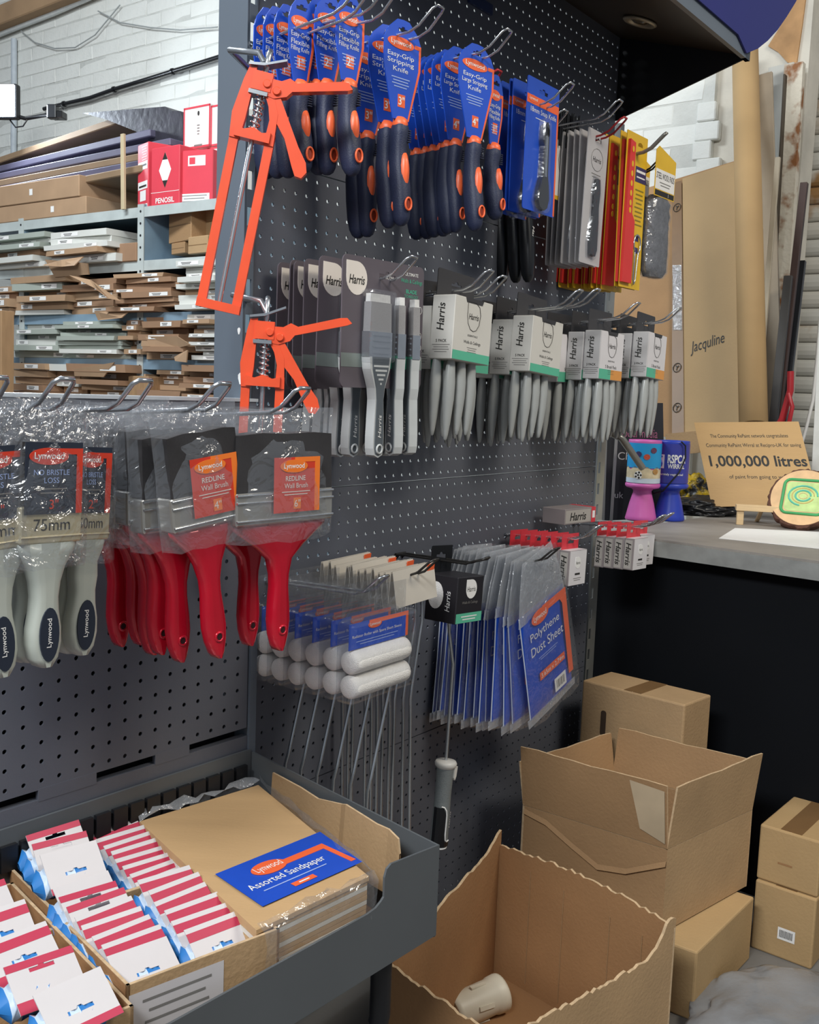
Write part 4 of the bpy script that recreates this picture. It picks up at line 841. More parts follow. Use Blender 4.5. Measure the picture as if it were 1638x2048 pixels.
for i in range(6):
    d = (.205, .168, .142, .118, .090, .058)[i]
    wb4.put(BW(S4+(.0 if i == 0 else -.004), d, 1.119-.006*(i % 2)), RB+random.uniform(-.06,.06)-(.08 if i == 0 else 0), f'bagged red wall brush with four inch label, {NTH[i]} on its hook', 'four inch red wall brushes', ry=(-.13 if i == 0 else -.03+random.uniform(-.03,.03)))
hook(BW, S4, 1.107, .225, 'chrome loop hook carrying the four inch red wall brushes', rise=.07, r=.0025)
def make_soft_brush(w_, size, seedv):
    r = thing('soft_grip_brush', '-', 'paint brush'); h = w_/2; zf0, zf1 = -.098, -.136
    b = MB(); b.add(*_slab([(-h,zf0),(h,zf0),(h*.96,-.036),(-h*.96,-.034)], -.010, .010), M_BLKBR); b.build('bristles', r)
    b = MB(); b.rbox(-h-.001, h+.001, -.012, .012, zf1, zf0, M_CREAMTIN, .002, 1); f = b.build('ferrule', r)
    t = MB(); t.text(size, 0, (zf0+zf1)/2, -.0123, .012, M_INK, w=.042 if w_ > .06 else .03, bold=.0); t.tube([(-h, -.0123, zf1+.007), (h, -.0123, zf1+.007)], .0012, M_CREAMTIN, 5); t.build('stamping', f)
    o = [(h,zf1),(h*.9,zf1-.010),(h*.62,zf1-.024),(.016,zf1-.040),(.0135,zf1-.056),(.0145,zf1-.070),(.018,zf1-.088),(.0185,zf1-.104),(.015,zf1-.119),(.007,zf1-.128)]; o = [(-x, z) for x, z in o]+o[::-1]
    b = MB(); slab_round(b, o, -.0115, .0115, M_SAGE); hd = b.build('handle', r)
    b = MB(); b.ell(0, zf1-.094, .0112, .028, -.0128, -.006, M_DKLBL, 24); b.text('Lynwood', 0, zf1-.092, -.0131, .007, M_WHITE, w=.030, bold=.01, rot=90); b.build('grip_inlay', hd)
    z0, z1 = -.106, -.034; lw = w_-.004
    b = MB(); b.prism([(-lw/2,z0),(lw/2,z0),(lw/2,z1),(-lw/2,z1)], -.0142, -.0138, M_DKLBL); b.prism([(lw/2-.007,z0),(lw/2,z0),(lw/2,z1-.006),(0,z1-.006),(0,z1-.012),(lw/2-.007,z1-.012)], -.0145, -.0142, M_REDLBL); lb = b.build('label', r)
    t = MB(); oval_logo(t, -lw*.10, z1-.014, lw*.34, .0085, -.0151, m=M_REDLBL); t.text('NO BRISTLE', -.003, z1-.030, -.0146, .0055, mat('pale_blue_print', '#9fb4e6', .5), w=lw*.62); t.text('LOSS', -.003, z1-.038, -.0146, .0055, mat('pale_blue_print', '#9fb4e6', .5), w=lw*.26); t.lines(-.002, z1-.046, -.0146, lw*.5, 2, .004, .0012, M_GREYINK); t.text('3"' if w_ > .06 else '2"', 0, z0+.010, -.0146, .010, M_REDLBL, bold=.01); t.build('lettering', lb)
    bag(r, w_+.03, .010, -.160, .024, seedv, film('glossy_bag_film', gloss=.15, bs=34, strength=1.1, milk=.03)); return Kind(r)
sb3, sb2 = make_soft_brush(.070, '75mm', 3), make_soft_brush(.048, '50mm', 4)
S3 = -.066
for i, (dd, ds) in enumerate(((.205, 0), (.165, .002), (.145, .0), (.118, -.006), (.09, .0))):
    sb3.put(BW(S3+ds, dd, 1.121-.004*i), RB+random.uniform(-.05,.05), f'sage handled paint brush with 75mm stamped ferrule, {NTH[i]} on its hook', 'sage handled 75mm brushes', ry=.03-.02*i)
hook(BW, S3, 1.107, .205, 'chrome loop hook carrying the sage 75mm brushes', rise=.07, r=.0025)
S3b = -.128
for i, dd in enumerate((.20, .165)): sb3.put(BW(S3b, dd, 1.118-.004*i), RB+.05, f'sage handled paint brush beside the 75mm ones, {NTH[i]} on its own hook', 'sage brushes on the end hook', ry=-.04)
hook(BW, S3b, 1.107, .19, 'chrome loop hook carrying the end pair of sage brushes', rise=.07, r=.0025)
S2 = .012
for i, dd in enumerate((.160, .135, .11)): sb2.put(BW(S2, dd, 1.112-.003*i), RB+.04*i, f'small sage handled paint brush with a narrow ferrule, {NTH[i]} on its hook', 'small sage handled brushes', ry=.05)
hook(BW, S2, 1.107, .225, 'chrome loop hook carrying the small sage brushes', rise=.07, r=.0025)

# ================================================================== TRAY CONTENTS
FLAT = Matrix.Rotation(-math.pi/2, 4, 'X')
M_KRAFT = mat('kraft_paper', '#bf9c70', .75, 0, .06, 4, .12, 90, stretch=(1, 8, 1))
# sandpaper pack: a pile of sheets in a clear sleeve
Q = [(.187,.016),(.390,.034),(.283,.352),(.101,.346)]
sp = thing('sandpaper_pack', 'kraft assorted sandpaper pack with a blue label in the tray', 'sandpaper', BW(.24, .19, .4435), 0)
def pileof(Q, z0, z1, m, k=1.0):
    cx = sum(q[0] for q in Q)/4; cy = sum(q[1] for q in Q)/4; mb = MB()
    v = [BW(cx+(s-cx)*k, cy+(d-cy)*k, z) for z in (z0, z1) for s, d in (Q[3], Q[2], Q[1], Q[0])]
    return mb.add(v, [(0,3,2,1),(4,5,6,7),(0,1,5,4),(1,2,6,5),(2,3,7,6),(3,0,4,7)], m)
for i in range(9):
    z = .4965+i*.0062; k = 1-.004*random.random()-(.0 if i == 8 else .012)
    under(pileof(Q, z, z+.0055, M_KRAFT if i % 3 else mat('white_paper_edge', '#d9d3c6', .7), k).build('sheet'), sp)
lp = [onZ(x, y, .5525) for x, y in ((430,1750),(640,1665),(725,1725),(525,1815))]
c = MB(); c.add([p+Vector((0,0,.0012)) for p in (lp[3], lp[2], lp[1], lp[0])], [(0,1,2,3)], M_BLUE); lab = under(c.build('label'), sp)
ex = (lp[2]-lp[3]).normalized(); ey = (lp[0]-lp[3]); ey = (ey-ex*ey.dot(ex)).normalized(); LW, LH = (lp[2]-lp[3]).length, (lp[0]-lp[3]).length
ML = Matrix.Translation(lp[3]+Vector((0,0,.0014))) @ Matrix((ex, ey, ex.cross(ey))).transposed().to_4x4() @ FLAT
t = MB(); oval_logo2 = MB(); t.prism([(LW*.46,LH*.72),(LW*.99,LH*.72),(LW*.99,LH*.10),(LW*.94,LH*.10),(LW*.94,LH*.60),(LW*.46,LH*.60)][::-1], -.0003, 0, M_CARDORANGE, ML)
n = 28; t.prism([(LW*.42+LW*.16*math.cos(6.28318*i/n), LH*.68+LH*.15*math.sin(6.28318*i/n)) for i in range(n)], -.0008, -.0003, M_CARDORANGE, ML); t.text('Lynwood', LW*.42, LH*.68, -.001, LH*.17, M_WHITE, w=LW*.25, M=ML)
t.text('Assorted Sandpaper', LW*.46, LH*.40, -.0004, LH*.17, M_WHITE, w=LW*.74, bold=.004, M=ML); t.lines(LW*.46, LH*.27, -.0004, LW*.62, 1, .004, .002, mat('pale_blue_print', '#9fb4e6', .5), M=ML); t.quad(LW*.36, LW*.58, LH*.09, LH*.18, -.0004, M_CARDORANGE, ML); t.quad(LW*.42, LW*.52, LH*.12, LH*.145, -.0007, M_WHITE, ML); o = t.build('lettering'); o.parent = lab
rr = random.Random(8); f = MB()      # rumpled clear sleeve round the pile
for (a, b, out) in (((Q[0]), (Q[1]), (0, -.014)), ((Q[3]), (Q[2]), (0, .014)), (Q[1], Q[2], (.012, 0))):
    v = []; n = 14
    for j, (o_, z) in enumerate(((.0, .556), (.35, .562), (.8, .553), (1.0, .535), (1.0, .502))):
        for i in range(n): u = i/(n-1); v.append(BW(a[0]+(b[0]-a[0])*u+out[0]*o_+rr.uniform(-.003,.003), a[1]+(b[1]-a[1])*u+out[1]*o_+rr.uniform(-.004,.004), z+rr.uniform(-.005,.006)))
    f.add(v, [(j*n+i, j*n+i+1, (j+1)*n+i+1, (j+1)*n+i) for j in range(4) for i in range(n-1)], M_MILKY if out == (0, -.014) else M_FILM, smooth=True)
under(f.build('clear_sleeve', kind='stuff'), sp)
# cardboard base carton under the sandpaper, torn down on the right
sc = thing('sandpaper_carton', 'torn brown cardboard carton under the sandpaper pack', 'box', BW(.24, .19, .4435), 0)
under(pileof([(.178,.010),(.398,.020),(.300,.360),(.09,.355)], .4437, .4955, M_CARDB3).build('carton_base'), sc)
tr = [(.394,.06,.575),(.392,.12,.57),(.388,.16,.566),(.384,.21,.572),(.376,.225,.578),(.372,.26,.575),(.366,.29,.572),(.362,.315,.575),(.352,.34,.570),(.350,.345,.552)]
c = MB(); v = [BW(s, d, z+.004*rr.random()) for s, d, z in tr]+[BW(s-.004, d-.002, .49) for s, d, z in tr]; k = len(tr); v2 = [p+NB*.0+UB*.003 for p in v]
c.add(v, [(i, i+1, i+1+k, i+k) for i in range(k-1)], M_CARDB); c.add(v2, [(i+k, i+1+k, i+1, i) for i in range(k-1)], M_CARDB); c.add(v[:k]+v2[:k], [(i+k, i+1+k, i+1, i) for i in range(k-1)], M_CARDEDGE); under(c.build('torn_side'), sc)
# open display cartons with small header-card packs
M_CARD_R = mat('crimson_print', '#b93450', .5, 0, .05, 20); M_CARD_W = mat('white_card', '#cdc8c8', .5, 0, .03, 20); M_PBLUE = mat('pouch_blue', '#2f78bd', .35, 0, .06, 20); M_PWHITE = mat('pouch_white', '#c4d6ea', .35, 0, .05, 20)
def open_carton(name, label, cs, cd, w_, l, h, yaw, div=None, cut=None):
    """Open-topped carton: base, four walls, optional cross divider."""
    r = thing(name, label, 'box', BW(cs, cd, .444), RB+yaw); t_ = .0035
    def wall(x0, x1, y0, y1, z1, nm, m=M_CARDB3):
        c = MB(); c.box(x0, x1, y0, y1, 0, z1, m); c.box(x0, x1, y0, y1, z1, z1+.0006, M_CARDEDGE); return c.build(nm, r)
    c = MB(); c.box(-w_/2, w_/2, -l/2, l/2, 0, .003, M_CARDB2); c.build('base', r)
    wall(-w_/2, -w_/2+t_, -l/2, l/2, h, 'side_wall'); wall(w_/2-t_, w_/2, -l/2, l/2, h, 'side_wall'); fw = wall(-w_/2, w_/2, -l/2, -l/2+t_, h, 'front_wall', M_CARDB); wall(-w_/2, w_/2, l/2-t_, l/2, h, 'back_wall')
    if div is not None: wall(-w_/2, w_/2, div, div+t_*1.6, h*.97, 'divider', M_CARDB)
    return r, fw
dc, fw = open_carton('display_carton', 'open brown display carton of header card packs next to the sandpaper', .066, .176, .184, .330, .101, -.17, div=.02)
c = MB(); c.quad(-.09, .02, .008, .090, -.1655, M_CARD_W); c.lines(-.035, .080, -.1658, .08, 5, .012, .003, M_GREYINK); c.build('address_label', fw)
dc2, _ = open_carton('display_carton', 'open brown display carton of header card packs at the tray end', -.132, .178, .19, .32, .098, -.17, div=.03)
def make_pack(red):
    r = thing('header_card_pack', '-', 'card pack'); w_, h = .070, .052; c = MB()
    c.prism([(-w_/2,-h/2),(w_/2,-h/2),(w_/2,h/2),(-w_/2,h/2)], -.0006, .0006, M_CARD_W, hole=slot(0, -.004, .026, .006) if red != 2 else slot(0, h*.30, .026, .006))
    def band(z0, z1): c.prism([(-w_/2,z0),(w_/2,z0),(w_/2,z1),(-w_/2,z1)], -.0009, -.0006, M_CARD_R)
    if red == 1: band(h/2-.0165, h/2-.006); band(-h/2, -h/2+.011)
    elif red == 2: band(h/2-.008, h/2); band(-h/2, -h/2+.012)
    else: band(-h/2, -h/2+.008)
    c.build('header_card', r)
    p = MB(); n = 8; ring = lambda x, k: [(x, .010+.011*k*math.sin(-6.28318*j/n+x*60), -.004-h/2+.024+.020*k*math.cos(-6.28318*j/n+x*60)) for j in range(n)]
    xs = [-w_/2-.016+ (w_+.010)*i/8 for i in range(9)]; rings = [ring(x, .25 if i in (0, 8) else 1) for i, x in enumerate(xs)]
    for i in range(8): p.loft([rings[i], rings[i+1]][::-1], M_PWHITE if i % 3 == 1 else M_PBLUE, cap=False)
    p.build('striped_pouch', r); return Kind(r)
pk1, pk2, pk0 = make_pack(1), make_pack(2), make_pack(0)
def rowof(kinds, a, b, n, z0, z1, desc, grp, tilt=-.95, yaw=-.13):
    for i in range(n):
        u = i/(n-1) if n > 1 else 0; s, d, z = a[0]+(b[0]-a[0])*u, a[1]+(b[1]-a[1])*u, z0+(z1-z0)*u
        k = kinds[min(i, len(kinds)-1)] if len(kinds) > 1 else kinds[0]
        k.put(BW(s+random.uniform(-.003,.003), d, z), RB+yaw+random.uniform(-.05,.05), f'{desc}, {NTH[n-1-i]} from the carton front', grp, rx=tilt+random.uniform(-.06,.06), ry=random.uniform(-.03,.03))
rowof([pk1], (.150, .028), (.128, .160), 8, .538, .524, 'header card pack in the row by the sandpaper sleeve', 'packs beside the sandpaper')
rowof([pk1], (.105, .196), (.080, .308), 6, .544, .532, 'header card pack behind the white address label', 'packs behind the address label')
rowof([pk0, pk2, pk2, pk1, pk1, pk1, pk1, pk0], (.020, .150), (-.006, .294), 8, .550, .534, 'header card pack in the long middle row', 'packs in the long middle row')
rowof([pk2, pk2, pk0], (.050, .035), (.030, .105), 3, .566, .570, 'crimson edged header card pack by the tray back', 'packs near the tray back', tilt=-.8)
rowof([pk2, pk2, pk1, pk1, pk2, pk0], (-.085, .05), (-.118, .335), 6, .565, .560, 'header card pack in the end carton', 'packs in the end carton')
# ================================================================== COUNTER, WALL CLUTTER AND SHUTTER ON THE RIGHT
M_PLASTER = mat('worn_pale_plaster', '#c9c4b8', .85, 0, .2, 5, .6, 25); M_RUST = mat('rusty_white_paint', '#cfc8b8', .7, 0, 0, 14, .5, 60, hex2='#8a5a32', thr=.42); M_WORN = mat('scuffed_grey_top', '#8d8780', .55, 0, .18, 9, .2, 60); M_WORNEDGE = mat('worn_zinc_edge', '#9a9b97', .4, .3, .25, 14, .2, 40)
# plaster return between brickwork and shutter
c = MB(); t0 = TR-.02; t1 = tS(onS(1600, 400, KW+.05)); wall_box(t0, t1, KW+.03, KW+.16, 0, 4.2, M_PLASTER, c); struct(c.build('wall_right'))
# broken brick ends showing at the edge of the paintwork
for i, (px, py) in enumerate(((1421, 222), (1416, 262), (1411, 300), (1418, 335))):
    p = onS(px, py, KW-.004); c = MB(); c.rbox(-.05, .018+.020*(i % 2), .0, .03, -.031, .033, M_PAINTBRICK, .004, 1, Matrix.Translation(p) @ Matrix.Rotation(RS, 4, 'Z')); b_ = c.build('broken_brick'); b_.parent = wall_back
# roller shutter, slats one by one
M_SHUT = mat('white_shutter_slat', '#c9c7bf', .5, .1, .1, 7, .15, 30); M_SHUTR = mat('rust_stained_slat', '#c6c2b8', .55, 0, 0, 6, .15, 30, hex2='#9a7448', thr=.36)
sh = thing('roller_shutter', 'white steel roller shutter with rust stains on its slats', 'shutter', SW(tS(onS(1640, 500, KW+.35)), KW+.35, 0), 0); sh['kind'] = 'structure'; del sh['category']; sh.name = 'door_1'
ts0, ts1 = tS(onS(1560, 500, KW+.35)), tS(onS(1760, 500, KW+.35)); zt = onS(1620, 60, KW+.35).z
nsl = 0; z = .70
while z < zt:
    c = MB(); prof = [(0,0),(-.006,.004),(-.012,.014),(-.0145,.030),(-.012,.046),(-.006,.056),(0,.060),(.004,.060),(.004,0)]
    v = [SW(tt, KW+.35+y, z+zz) for tt in (ts0, ts1) for y, zz in prof]; n = len(prof)
    c.add(v, [(i, (i+1) % n, n+(i+1) % n, n+i) for i in range(n)]+[tuple(range(n-1,-1,-1)), tuple(range(n, 2*n))], M_SHUTR if random.random() < .4 else M_SHUT, smooth=False)
    o = c.build('slat'); under(o, sh); z += .0625
c = MB(); v = []; p0, p1 = SW(ts0-.02, KW+.30, zt+.06), SW(ts1, KW+.30, zt+.06); c.tube([p0, p1], .085, M_SHUT, 24); under(c.build('drum'), sh)
c = MB(); wall_box(ts0-.05, ts1, KW+.40, KW+.42, 0, 3.6, M_PLASTER, c); under(c.build('backing'), sh)
# rusty guide channel leaning at the shutter edge, and the patch of stained plaster above it
a, b = onS(1592, 135, KW-.03), onS(1548, 850, KW-.03)
def plank(name, px0, px1, w_, th, k, m, label, cat, k1=None, lean=None, bevel=.001):
    """Straight bar between two sight points on the plane k, w_ wide and th thick."""
    A_, B_ = onS(*px0, k), onS(*px1, k if k1 is None else k1); ax = (A_-B_); L = ax.length; az = ax.normalized(); axx = NA-az*NA.dot(az); axx.normalize(); ay = az.cross(axx)
    c = MB(); c.rbox(-w_/2, w_/2, -th/2, th/2, 0, L, m, bevel, 1); o = c.build(name); o.matrix_world = Matrix.Translation(B_) @ Matrix((axx, ay, az)).transposed().to_4x4()
    return tag(o, label, cat) if cat else o
g = plank('trim_1', (1590, 128), (1543, 880), .062, .03, KW-.02, M_RUST, '', None); struct(g)
g = plank('trim_2', (1571, 150), (1532, 880), .006, .03, KW-.045, mat('dark_bar', '#4a4238', .6, .3), '', None); struct(g)
c = MB(); pts = [onS(x, y, KW+.02) for x, y in ((1536,92),(1562,50),(1590,0),(1615,-35),(1604,50),(1592,132),(1574,124),(1556,104))]; v = pts+[p+UA*.01 for p in pts]; n = len(pts)
c.add(v, [tuple(range(n-1,-1,-1))]+[(i, (i+1) % n, (i+1) % n+n, i+n) for i in range(n)], mat('ochre_stained_plaster', '#a9835a', .85, 0, .3, 12, .5, 30)); o = c.build('stained_plaster'); o.parent = bpy.data.objects['wall_right']
# things leaning on the wall
def tube_between(name, p0, p1, r, m, label, cat, n=20):
    c = MB(); c.tube([p0, p1], r, m, n); c2 = c.build(name); return tag(c2, label, cat)
A_, B_ = onS(1490, 95, KW-.12), onS(1507, 850, KW-.54)
c = MB(); ax = (A_-B_); L = ax.length; q = ax.to_track_quat('Z', 'Y'); c.lathe([(.036,0),(.042,0),(.042,L),(.036,L),(.036,L-.2)], mat('kraft_tube', '#bb9a6c', .75, 0, .1, 4, .2, 20), 28); o = c.build('cardboard_tube'); o.matrix_world = Matrix.Translation(B_) @ q.to_matrix().to_4x4(); tag(o, 'long brown cardboard tube standing upright against the wall', 'tube')
plank('board', (1522, 150), (1543, 850), .075, .012, KW-.09, mat('dusty_panel', '#a89a86', .7, 0, .2, 6), 'dusty tan board standing behind the cardboard tube', 'board', KW-.2)
plank('board', (1563, 130), (1560, 800), .085, .008, KW+.015, mat('pale_grey_board', '#b4b4ae', .7, 0, .15, 6), 'pale grey board against the rusty shutter frame', 'board')
plank('trim_strip', (1556, 315), (1512, 850), .016, .012, KW-.22, mat('pale_strip', '#b3a893', .55, 0, .15, 12), 'thin pale trim strip leaning beside the cardboard tube', 'trim strip', KW-.28)
plank('metal_bar', (1609, 366), (1553, 860), .022, .02, KW-.16, mat('brown_steel', '#4c3b36', .45, .4, .15, 12), 'tall brown steel bar leaning on the shutter', 'metal bar', KW-.24)
plank('metal_bar', (1606, 522), (1566, 860), .018, .018, KW-.13, M_BLKPL, 'black steel bar leaning behind the brown one', 'metal bar', KW-.22)
plank('metal_bar', (1577, 552), (1545, 860), .026, .016, KW-.22, mat('grey_iron', '#4a4846', .5, .4, .15, 12), 'short grey iron bar leaning beside the brown one', 'metal bar', KW-.28)
r = thing('hacksaw', 'red framed hand tool lying against the dark bars', 'tool', onS(1572, 800, KW-.3), RS)
c = MB(); c.tube([(.01,-.01,.09),(.014,-.01,.03),(-.004,-.01,-.06),(-.03,-.01,-.11),(-.06,-.01,-.14)], .011, M_REDW, 8); c.build('frame', r)
c = MB(); c.tube([(.012,-.02,.02),(.03,-.03,-.02),(.02,-.02,-.08)], .007, M_REDW, 8); c.build('grip', r)
# flattened cardboard sheets with parcel tape, all in one leaning plane
KT, KB = KW-.06, KW-.46
_q = onS(1420, 330, KT), onS(1420, 875, KB); LN = NA.cross(_q[1]-_q[0]).normalized(); LN = LN if LN.y < 0 else -LN
def lean_pt(x, y, off): return hit(x, y, LN, LN.dot(_q[0])+off)
def sheet(pxs, off, th, m):
    P = [lean_pt(x, y, off) for x, y in pxs]; n = len(P); v = P+[p+UA*th for p in P]; c = MB()
    c.add(v, [tuple(range(n-1,-1,-1)), tuple(range(n, 2*n))], m); c.add(v, [(i, (i+1) % n, (i+1) % n+n, i+n) for i in range(n)], M_CARDEDGE); return c
cb = thing('cardboard_sheet', 'tall flattened brown cardboard box with parcel tape standing on the counter', 'cardboard', onS(1350, 880, KW-.45), 0)
pp = ((1215,400),(1482,318),(1492,876),(1212,872)); under(sheet(pp, 0, .008, M_CARDB2).build('panel'), cb)
M_PANEL2 = mat('tan_cardboard_face', '#b0946c', .8, 0, .06, 5, .15, 120)
pp = ((1365,357),(1479,320),(1489,874),(1368,874)); under(sheet(pp, .008, .006, M_PANEL2).build('panel'), cb)
pp = ((1344,366),(1363,361),(1368,872),(1344,876)); tp = under(sheet(pp, .012, .001, M_TAPE).build('parcel_tape'), cb)
pp = ((1345,530),(1363,530),(1364,660),(1346,660)); under(sheet(pp, .0135, .0008, film('tape_gloss', gloss=.3, bs=60, strength=1, milk=.1)).build('glossy_tape'), cb)
def wall_frame(px, py, off):        # matrix for print that lies on the leaning sheet
    p = lean_pt(px, py, off); ex = NA.copy(); ez = LN.cross(ex); ez = ez if ez.z > 0 else -ez; ez.normalize(); return Matrix.Translation(p) @ Matrix((tuple(ex), tuple(-LN), tuple(ez))).transposed().to_4x4()
c = MB(); c.text('Jacquline', 0, 0, 0, .052, M_INK, w=.115, shear=.35, rot=20, M=wall_frame(1414, 688, .0095)); under(c.build('handwriting'), cb)
for py in (415, 735, 815):
    M = wall_frame(1354, py, .0145); c = MB(); c.tube([(.013*math.cos(a), 0, .016*math.sin(a)) for a in [i*.5236 for i in range(12)]], .0012, M_INK, 4, closed=True, M=M); c.prism([(-.001,-.01),(.001,-.01),(.001,0),(.006,.006),(.0045,.008),(0,.004),(-.0045,.008),(-.006,.006),(-.001,0)], -.001, 0, M_INK, M); under(c.build('fragile_mark'), cb)
P_ = [onS(x, y, KW-.49) for x, y in ((1330,868),(1392,862),(1400,905),(1336,912))]; c = MB(); v = P_+[p+UA*.03 for p in P_]; c.add(v, [(3,2,1,0),(4,5,6,7)]+[(i, (i+1) % 4, (i+1) % 4+4, i+4) for i in range(4)], M_CARDB); tag(c.build('cardboard_flap'), 'folded brown cardboard flap at the foot of the cardboard sheet', 'cardboard')
# counter
ZC = .82
F0, F1 = onZ(1180, 1060, ZC), onZ(1700, 1131, ZC); ed = (F1-F0).normalized(); inn = Vector((-ed.y, ed.x, 0));  
if inn.y < 0: inn = -inn
F0 = F0+ed*.03
ct = thing('counter', 'grey topped counter with a black front panel beside the tall display', 'counter', (F0+F1)/2*1.0-Vector((0,0,ZC)), 0)
def ubox(mb, o, ex, ey, x0, x1, y0, y1, z0, z1, m):
    c_ = [o+ex*x+ey*y+Vector((0,0,z-o.z)) for z in (z0, z1) for x, y in ((x0,y0),(x1,y0),(x1,y1),(x0,y1))]; return mb.add(c_, [(0,3,2,1),(4,5,6,7),(0,1,5,4),(1,2,6,5),(2,3,7,6),(3,0,4,7)], m)
LC = (F1-F0).length+.55
c = MB(); ubox(c, F0, ed, inn, 0.0, LC, .0, 1.05, ZC-.005, ZC, M_WORN); under(c.build('worktop'), ct)
c = MB(); ubox(c, F0, ed, inn, 0.0, LC, -.004, .03, ZC-.042, ZC-.0052, M_WORNEDGE); under(c.build('worktop_edge'), ct)
M_VOID = mat('black_panel', '#0c0e12', .75, 0, .2, 3, spec=.15)
c = MB(); ubox(c, F0, ed, inn, -.25, LC, .05, .06, .005, ZC-.043, M_VOID); under(c.build('front_panel'), ct)
# chalkboard and shelf rails behind the cups
def vplane(px, py, n, p0): r_ = ray(px, py); return CAM + r_*((p0-CAM).dot(n)/r_.dot(n))
def backed(pxs, p0, n, th, m, side=None):
    P = [vplane(x, y, n, p0) for x, y in pxs]; k = len(P); v = P+[p-n*th for p in P]; c = MB(); c.add(v, [tuple(range(k)), tuple(range(2*k-1,k-1,-1))]+[((i+1) % k, i, i+k, (i+1) % k+k) for i in range(k)], m if side is None else side)
    if side is not None: c.add([p+n*.0003 for p in P], [tuple(range(k))], m)
    return c, P
pb = onZ(1290, 1038, ZC); NF = Vector((-.12, -.99, 0)).normalized()
c, P = backed(((1196,1042),(1330,1036),(1326,806),(1190,806)), pb+Vector((0,.09,0)), NF, .012, mat('chalkboard', '#2b2c30', .8, 0, .25, 5)); cbd = c.build('chalkboard'); tag(cbd, 'dark chalkboard with faint pink and white chalk behind the collection cups', 'chalkboard')
def print_on(P0, n, px, py):
    p = vplane(px, py, n, P0)+n*.0006; ez = Vector((0,0,1)); ez = (ez-n*ez.dot(n)).normalized(); ex = ez.cross(n)*-1; ex = (-n).cross(ez) if False else ez.cross(n).normalized(); 
    if ex.x < 0: ex = -ex
    return Matrix.Translation(p) @ Matrix((ex, -n, ez)).transposed().to_4x4()
q = pb+Vector((0,.09,0)); mp = mat('pink_chalk', '#b06a86', .9, 0, .3, 90); mw = mat('white_chalk', '#b9b9b9', .9, 0, .3, 90)
for a_, h_, m_, w_, x_, y_ in (('Social media', .026, mp, .105, 1278, 866), ('Ch', .022, mw, None, 1248, 912), ('uk', .018, mw, None, 1238, 990)):
    t = MB(); t.text(a_, 0, 0, 0, h_, m_, w=w_, M=print_on(q, NF, x_, y_)); o = t.build('chalk_writing'); o.parent = cbd
mgv = mat('bare_galvanised', '#a9aaa6')
for (a, b, w_) in (((1196,820),(1190,1042),.010), ((1212,860),(1206,1046),.006), ((1233,870),(1222,1046),.012)):
    p0 = q-Vector((0,.05,0)); A_, B_ = vplane(*a, NF, p0), vplane(*b, NF, p0); c = MB(); c.box(-w_/2, w_/2, -.004, .004, 0, (A_-B_).length, mgv); o = c.build('shelf_rail'); o.matrix_world = Matrix.Translation(B_) @ (A_-B_).to_track_quat('Z','Y').to_matrix().to_4x4() @ Matrix.Rotation(math.pi, 4, 'Z'); tag(o, {.010:'grey steel shelf rail next to the display end', .006:'thin grey steel shelf rail in the middle of three', .012:'wide pale steel shelf rail nearest the pink cup'}[w_], 'rail')
for i, (px, py) in enumerate(((1201,946),(1215,995))):
    pass
# collection cups
def wrap_text(mb, body, a0, z, R, h, w, m, bold=.01):
    v, f, x0, x1, y0, y1 = _text(body, bold, 0, 1); out = []
    for x, y in v:
        a = a0+((x-(x0+x1)/2)/(x1-x0))*w/R; out.append((R*math.sin(a), -R*math.cos(a), z+(y-(y0+y1)/2)/(y1-y0)*h))
    mb.add(out, f, m)
def patch(mb, a0, a1, z0, z1, R, m, n=10, top=None):
    v = []
    for i in range(n+1):
        a = a0+(a1-a0)*i/n; v += [(R*math.sin(a), -R*math.cos(a), z0), (R*math.sin(a), -R*math.cos(a), top(a) if top else z1)]
    mb.add(v, [(2*i, 2*i+2, 2*i+3, 2*i+1) for i in range(n)], m, smooth=True)
def cup(label, px, py, s, m, name='collection_cup'):
    p = onZ(px, py, ZC); r = thing(name, label, 'collection cup', p, math.atan2(p.x, p.y)*-1)
    H = s; b = MB(); b.lathe([(.0,.0),(.185*H,0),(.195*H,.02*H),(.185*H,.06*H),(.15*H,.22*H),(.115*H,.34*H),(.112*H,.37*H),(.135*H,.395*H),(.20*H,.41*H),(.215*H,.43*H),(.215*H,.455*H),(.20*H,.47*H)], m, 36); b.build('base', r)
    b = MB(); b.lathe([(.195*H,.465*H),(.202*H,.98*H),(.200*H,1.0*H),(.17*H,1.0*H),(.16*H,.985*H),(.0,.985*H)], m, 36); b.build('cup_body', r); return r, H
M_PINK = mat('pink_plastic', '#d769b5', .4, 0, .05, 20); M_CUPBLUE = mat('royal_blue_plastic', '#2c43b4', .38, 0, .05, 20)
r, H = cup('pink collection cup wrapped in a beach and football picture', 1281, 1040, .222, M_PINK)
w_ = MB(); R0 = .2055*H
patch(w_, -1.5, 1.5, .66*H, .965*H, R0, mat('sky_blue_print', '#2aa0dc', .4, 0, .06, 10), 24); patch(w_, -1.5, 1.5, .48*H, .66*H, R0, mat('sand_print', '#d9c9a6', .5, 0, .25, 50), 24, top=lambda a: .66*H+.02*H*math.sin(9*a)); patch(w_, -1.5, 1.5, .475*H, .535*H, R0+.0004, mat('pale_print', '#cfdcea', .5), 24)
wr = w_.build('picture_wrap', r)
w_ = MB(); Mb = Matrix.Rotation(-.30, 4, 'Z') @ Matrix.Translation((0, -R0-.0006, .575*H)); w_.ell(0, 0, .011, .011, -.0008, 0, M_WHITE, 18, M=Mb)
for i in range(6):
    a = i*1.2566; w_.ell(.0 if i == 5 else .0075*math.cos(a), .0 if i == 5 else .0075*math.sin(a), .0032, .0032, -.0012, -.0008, M_INK, 5, M=Mb)
w_.build('football', wr)
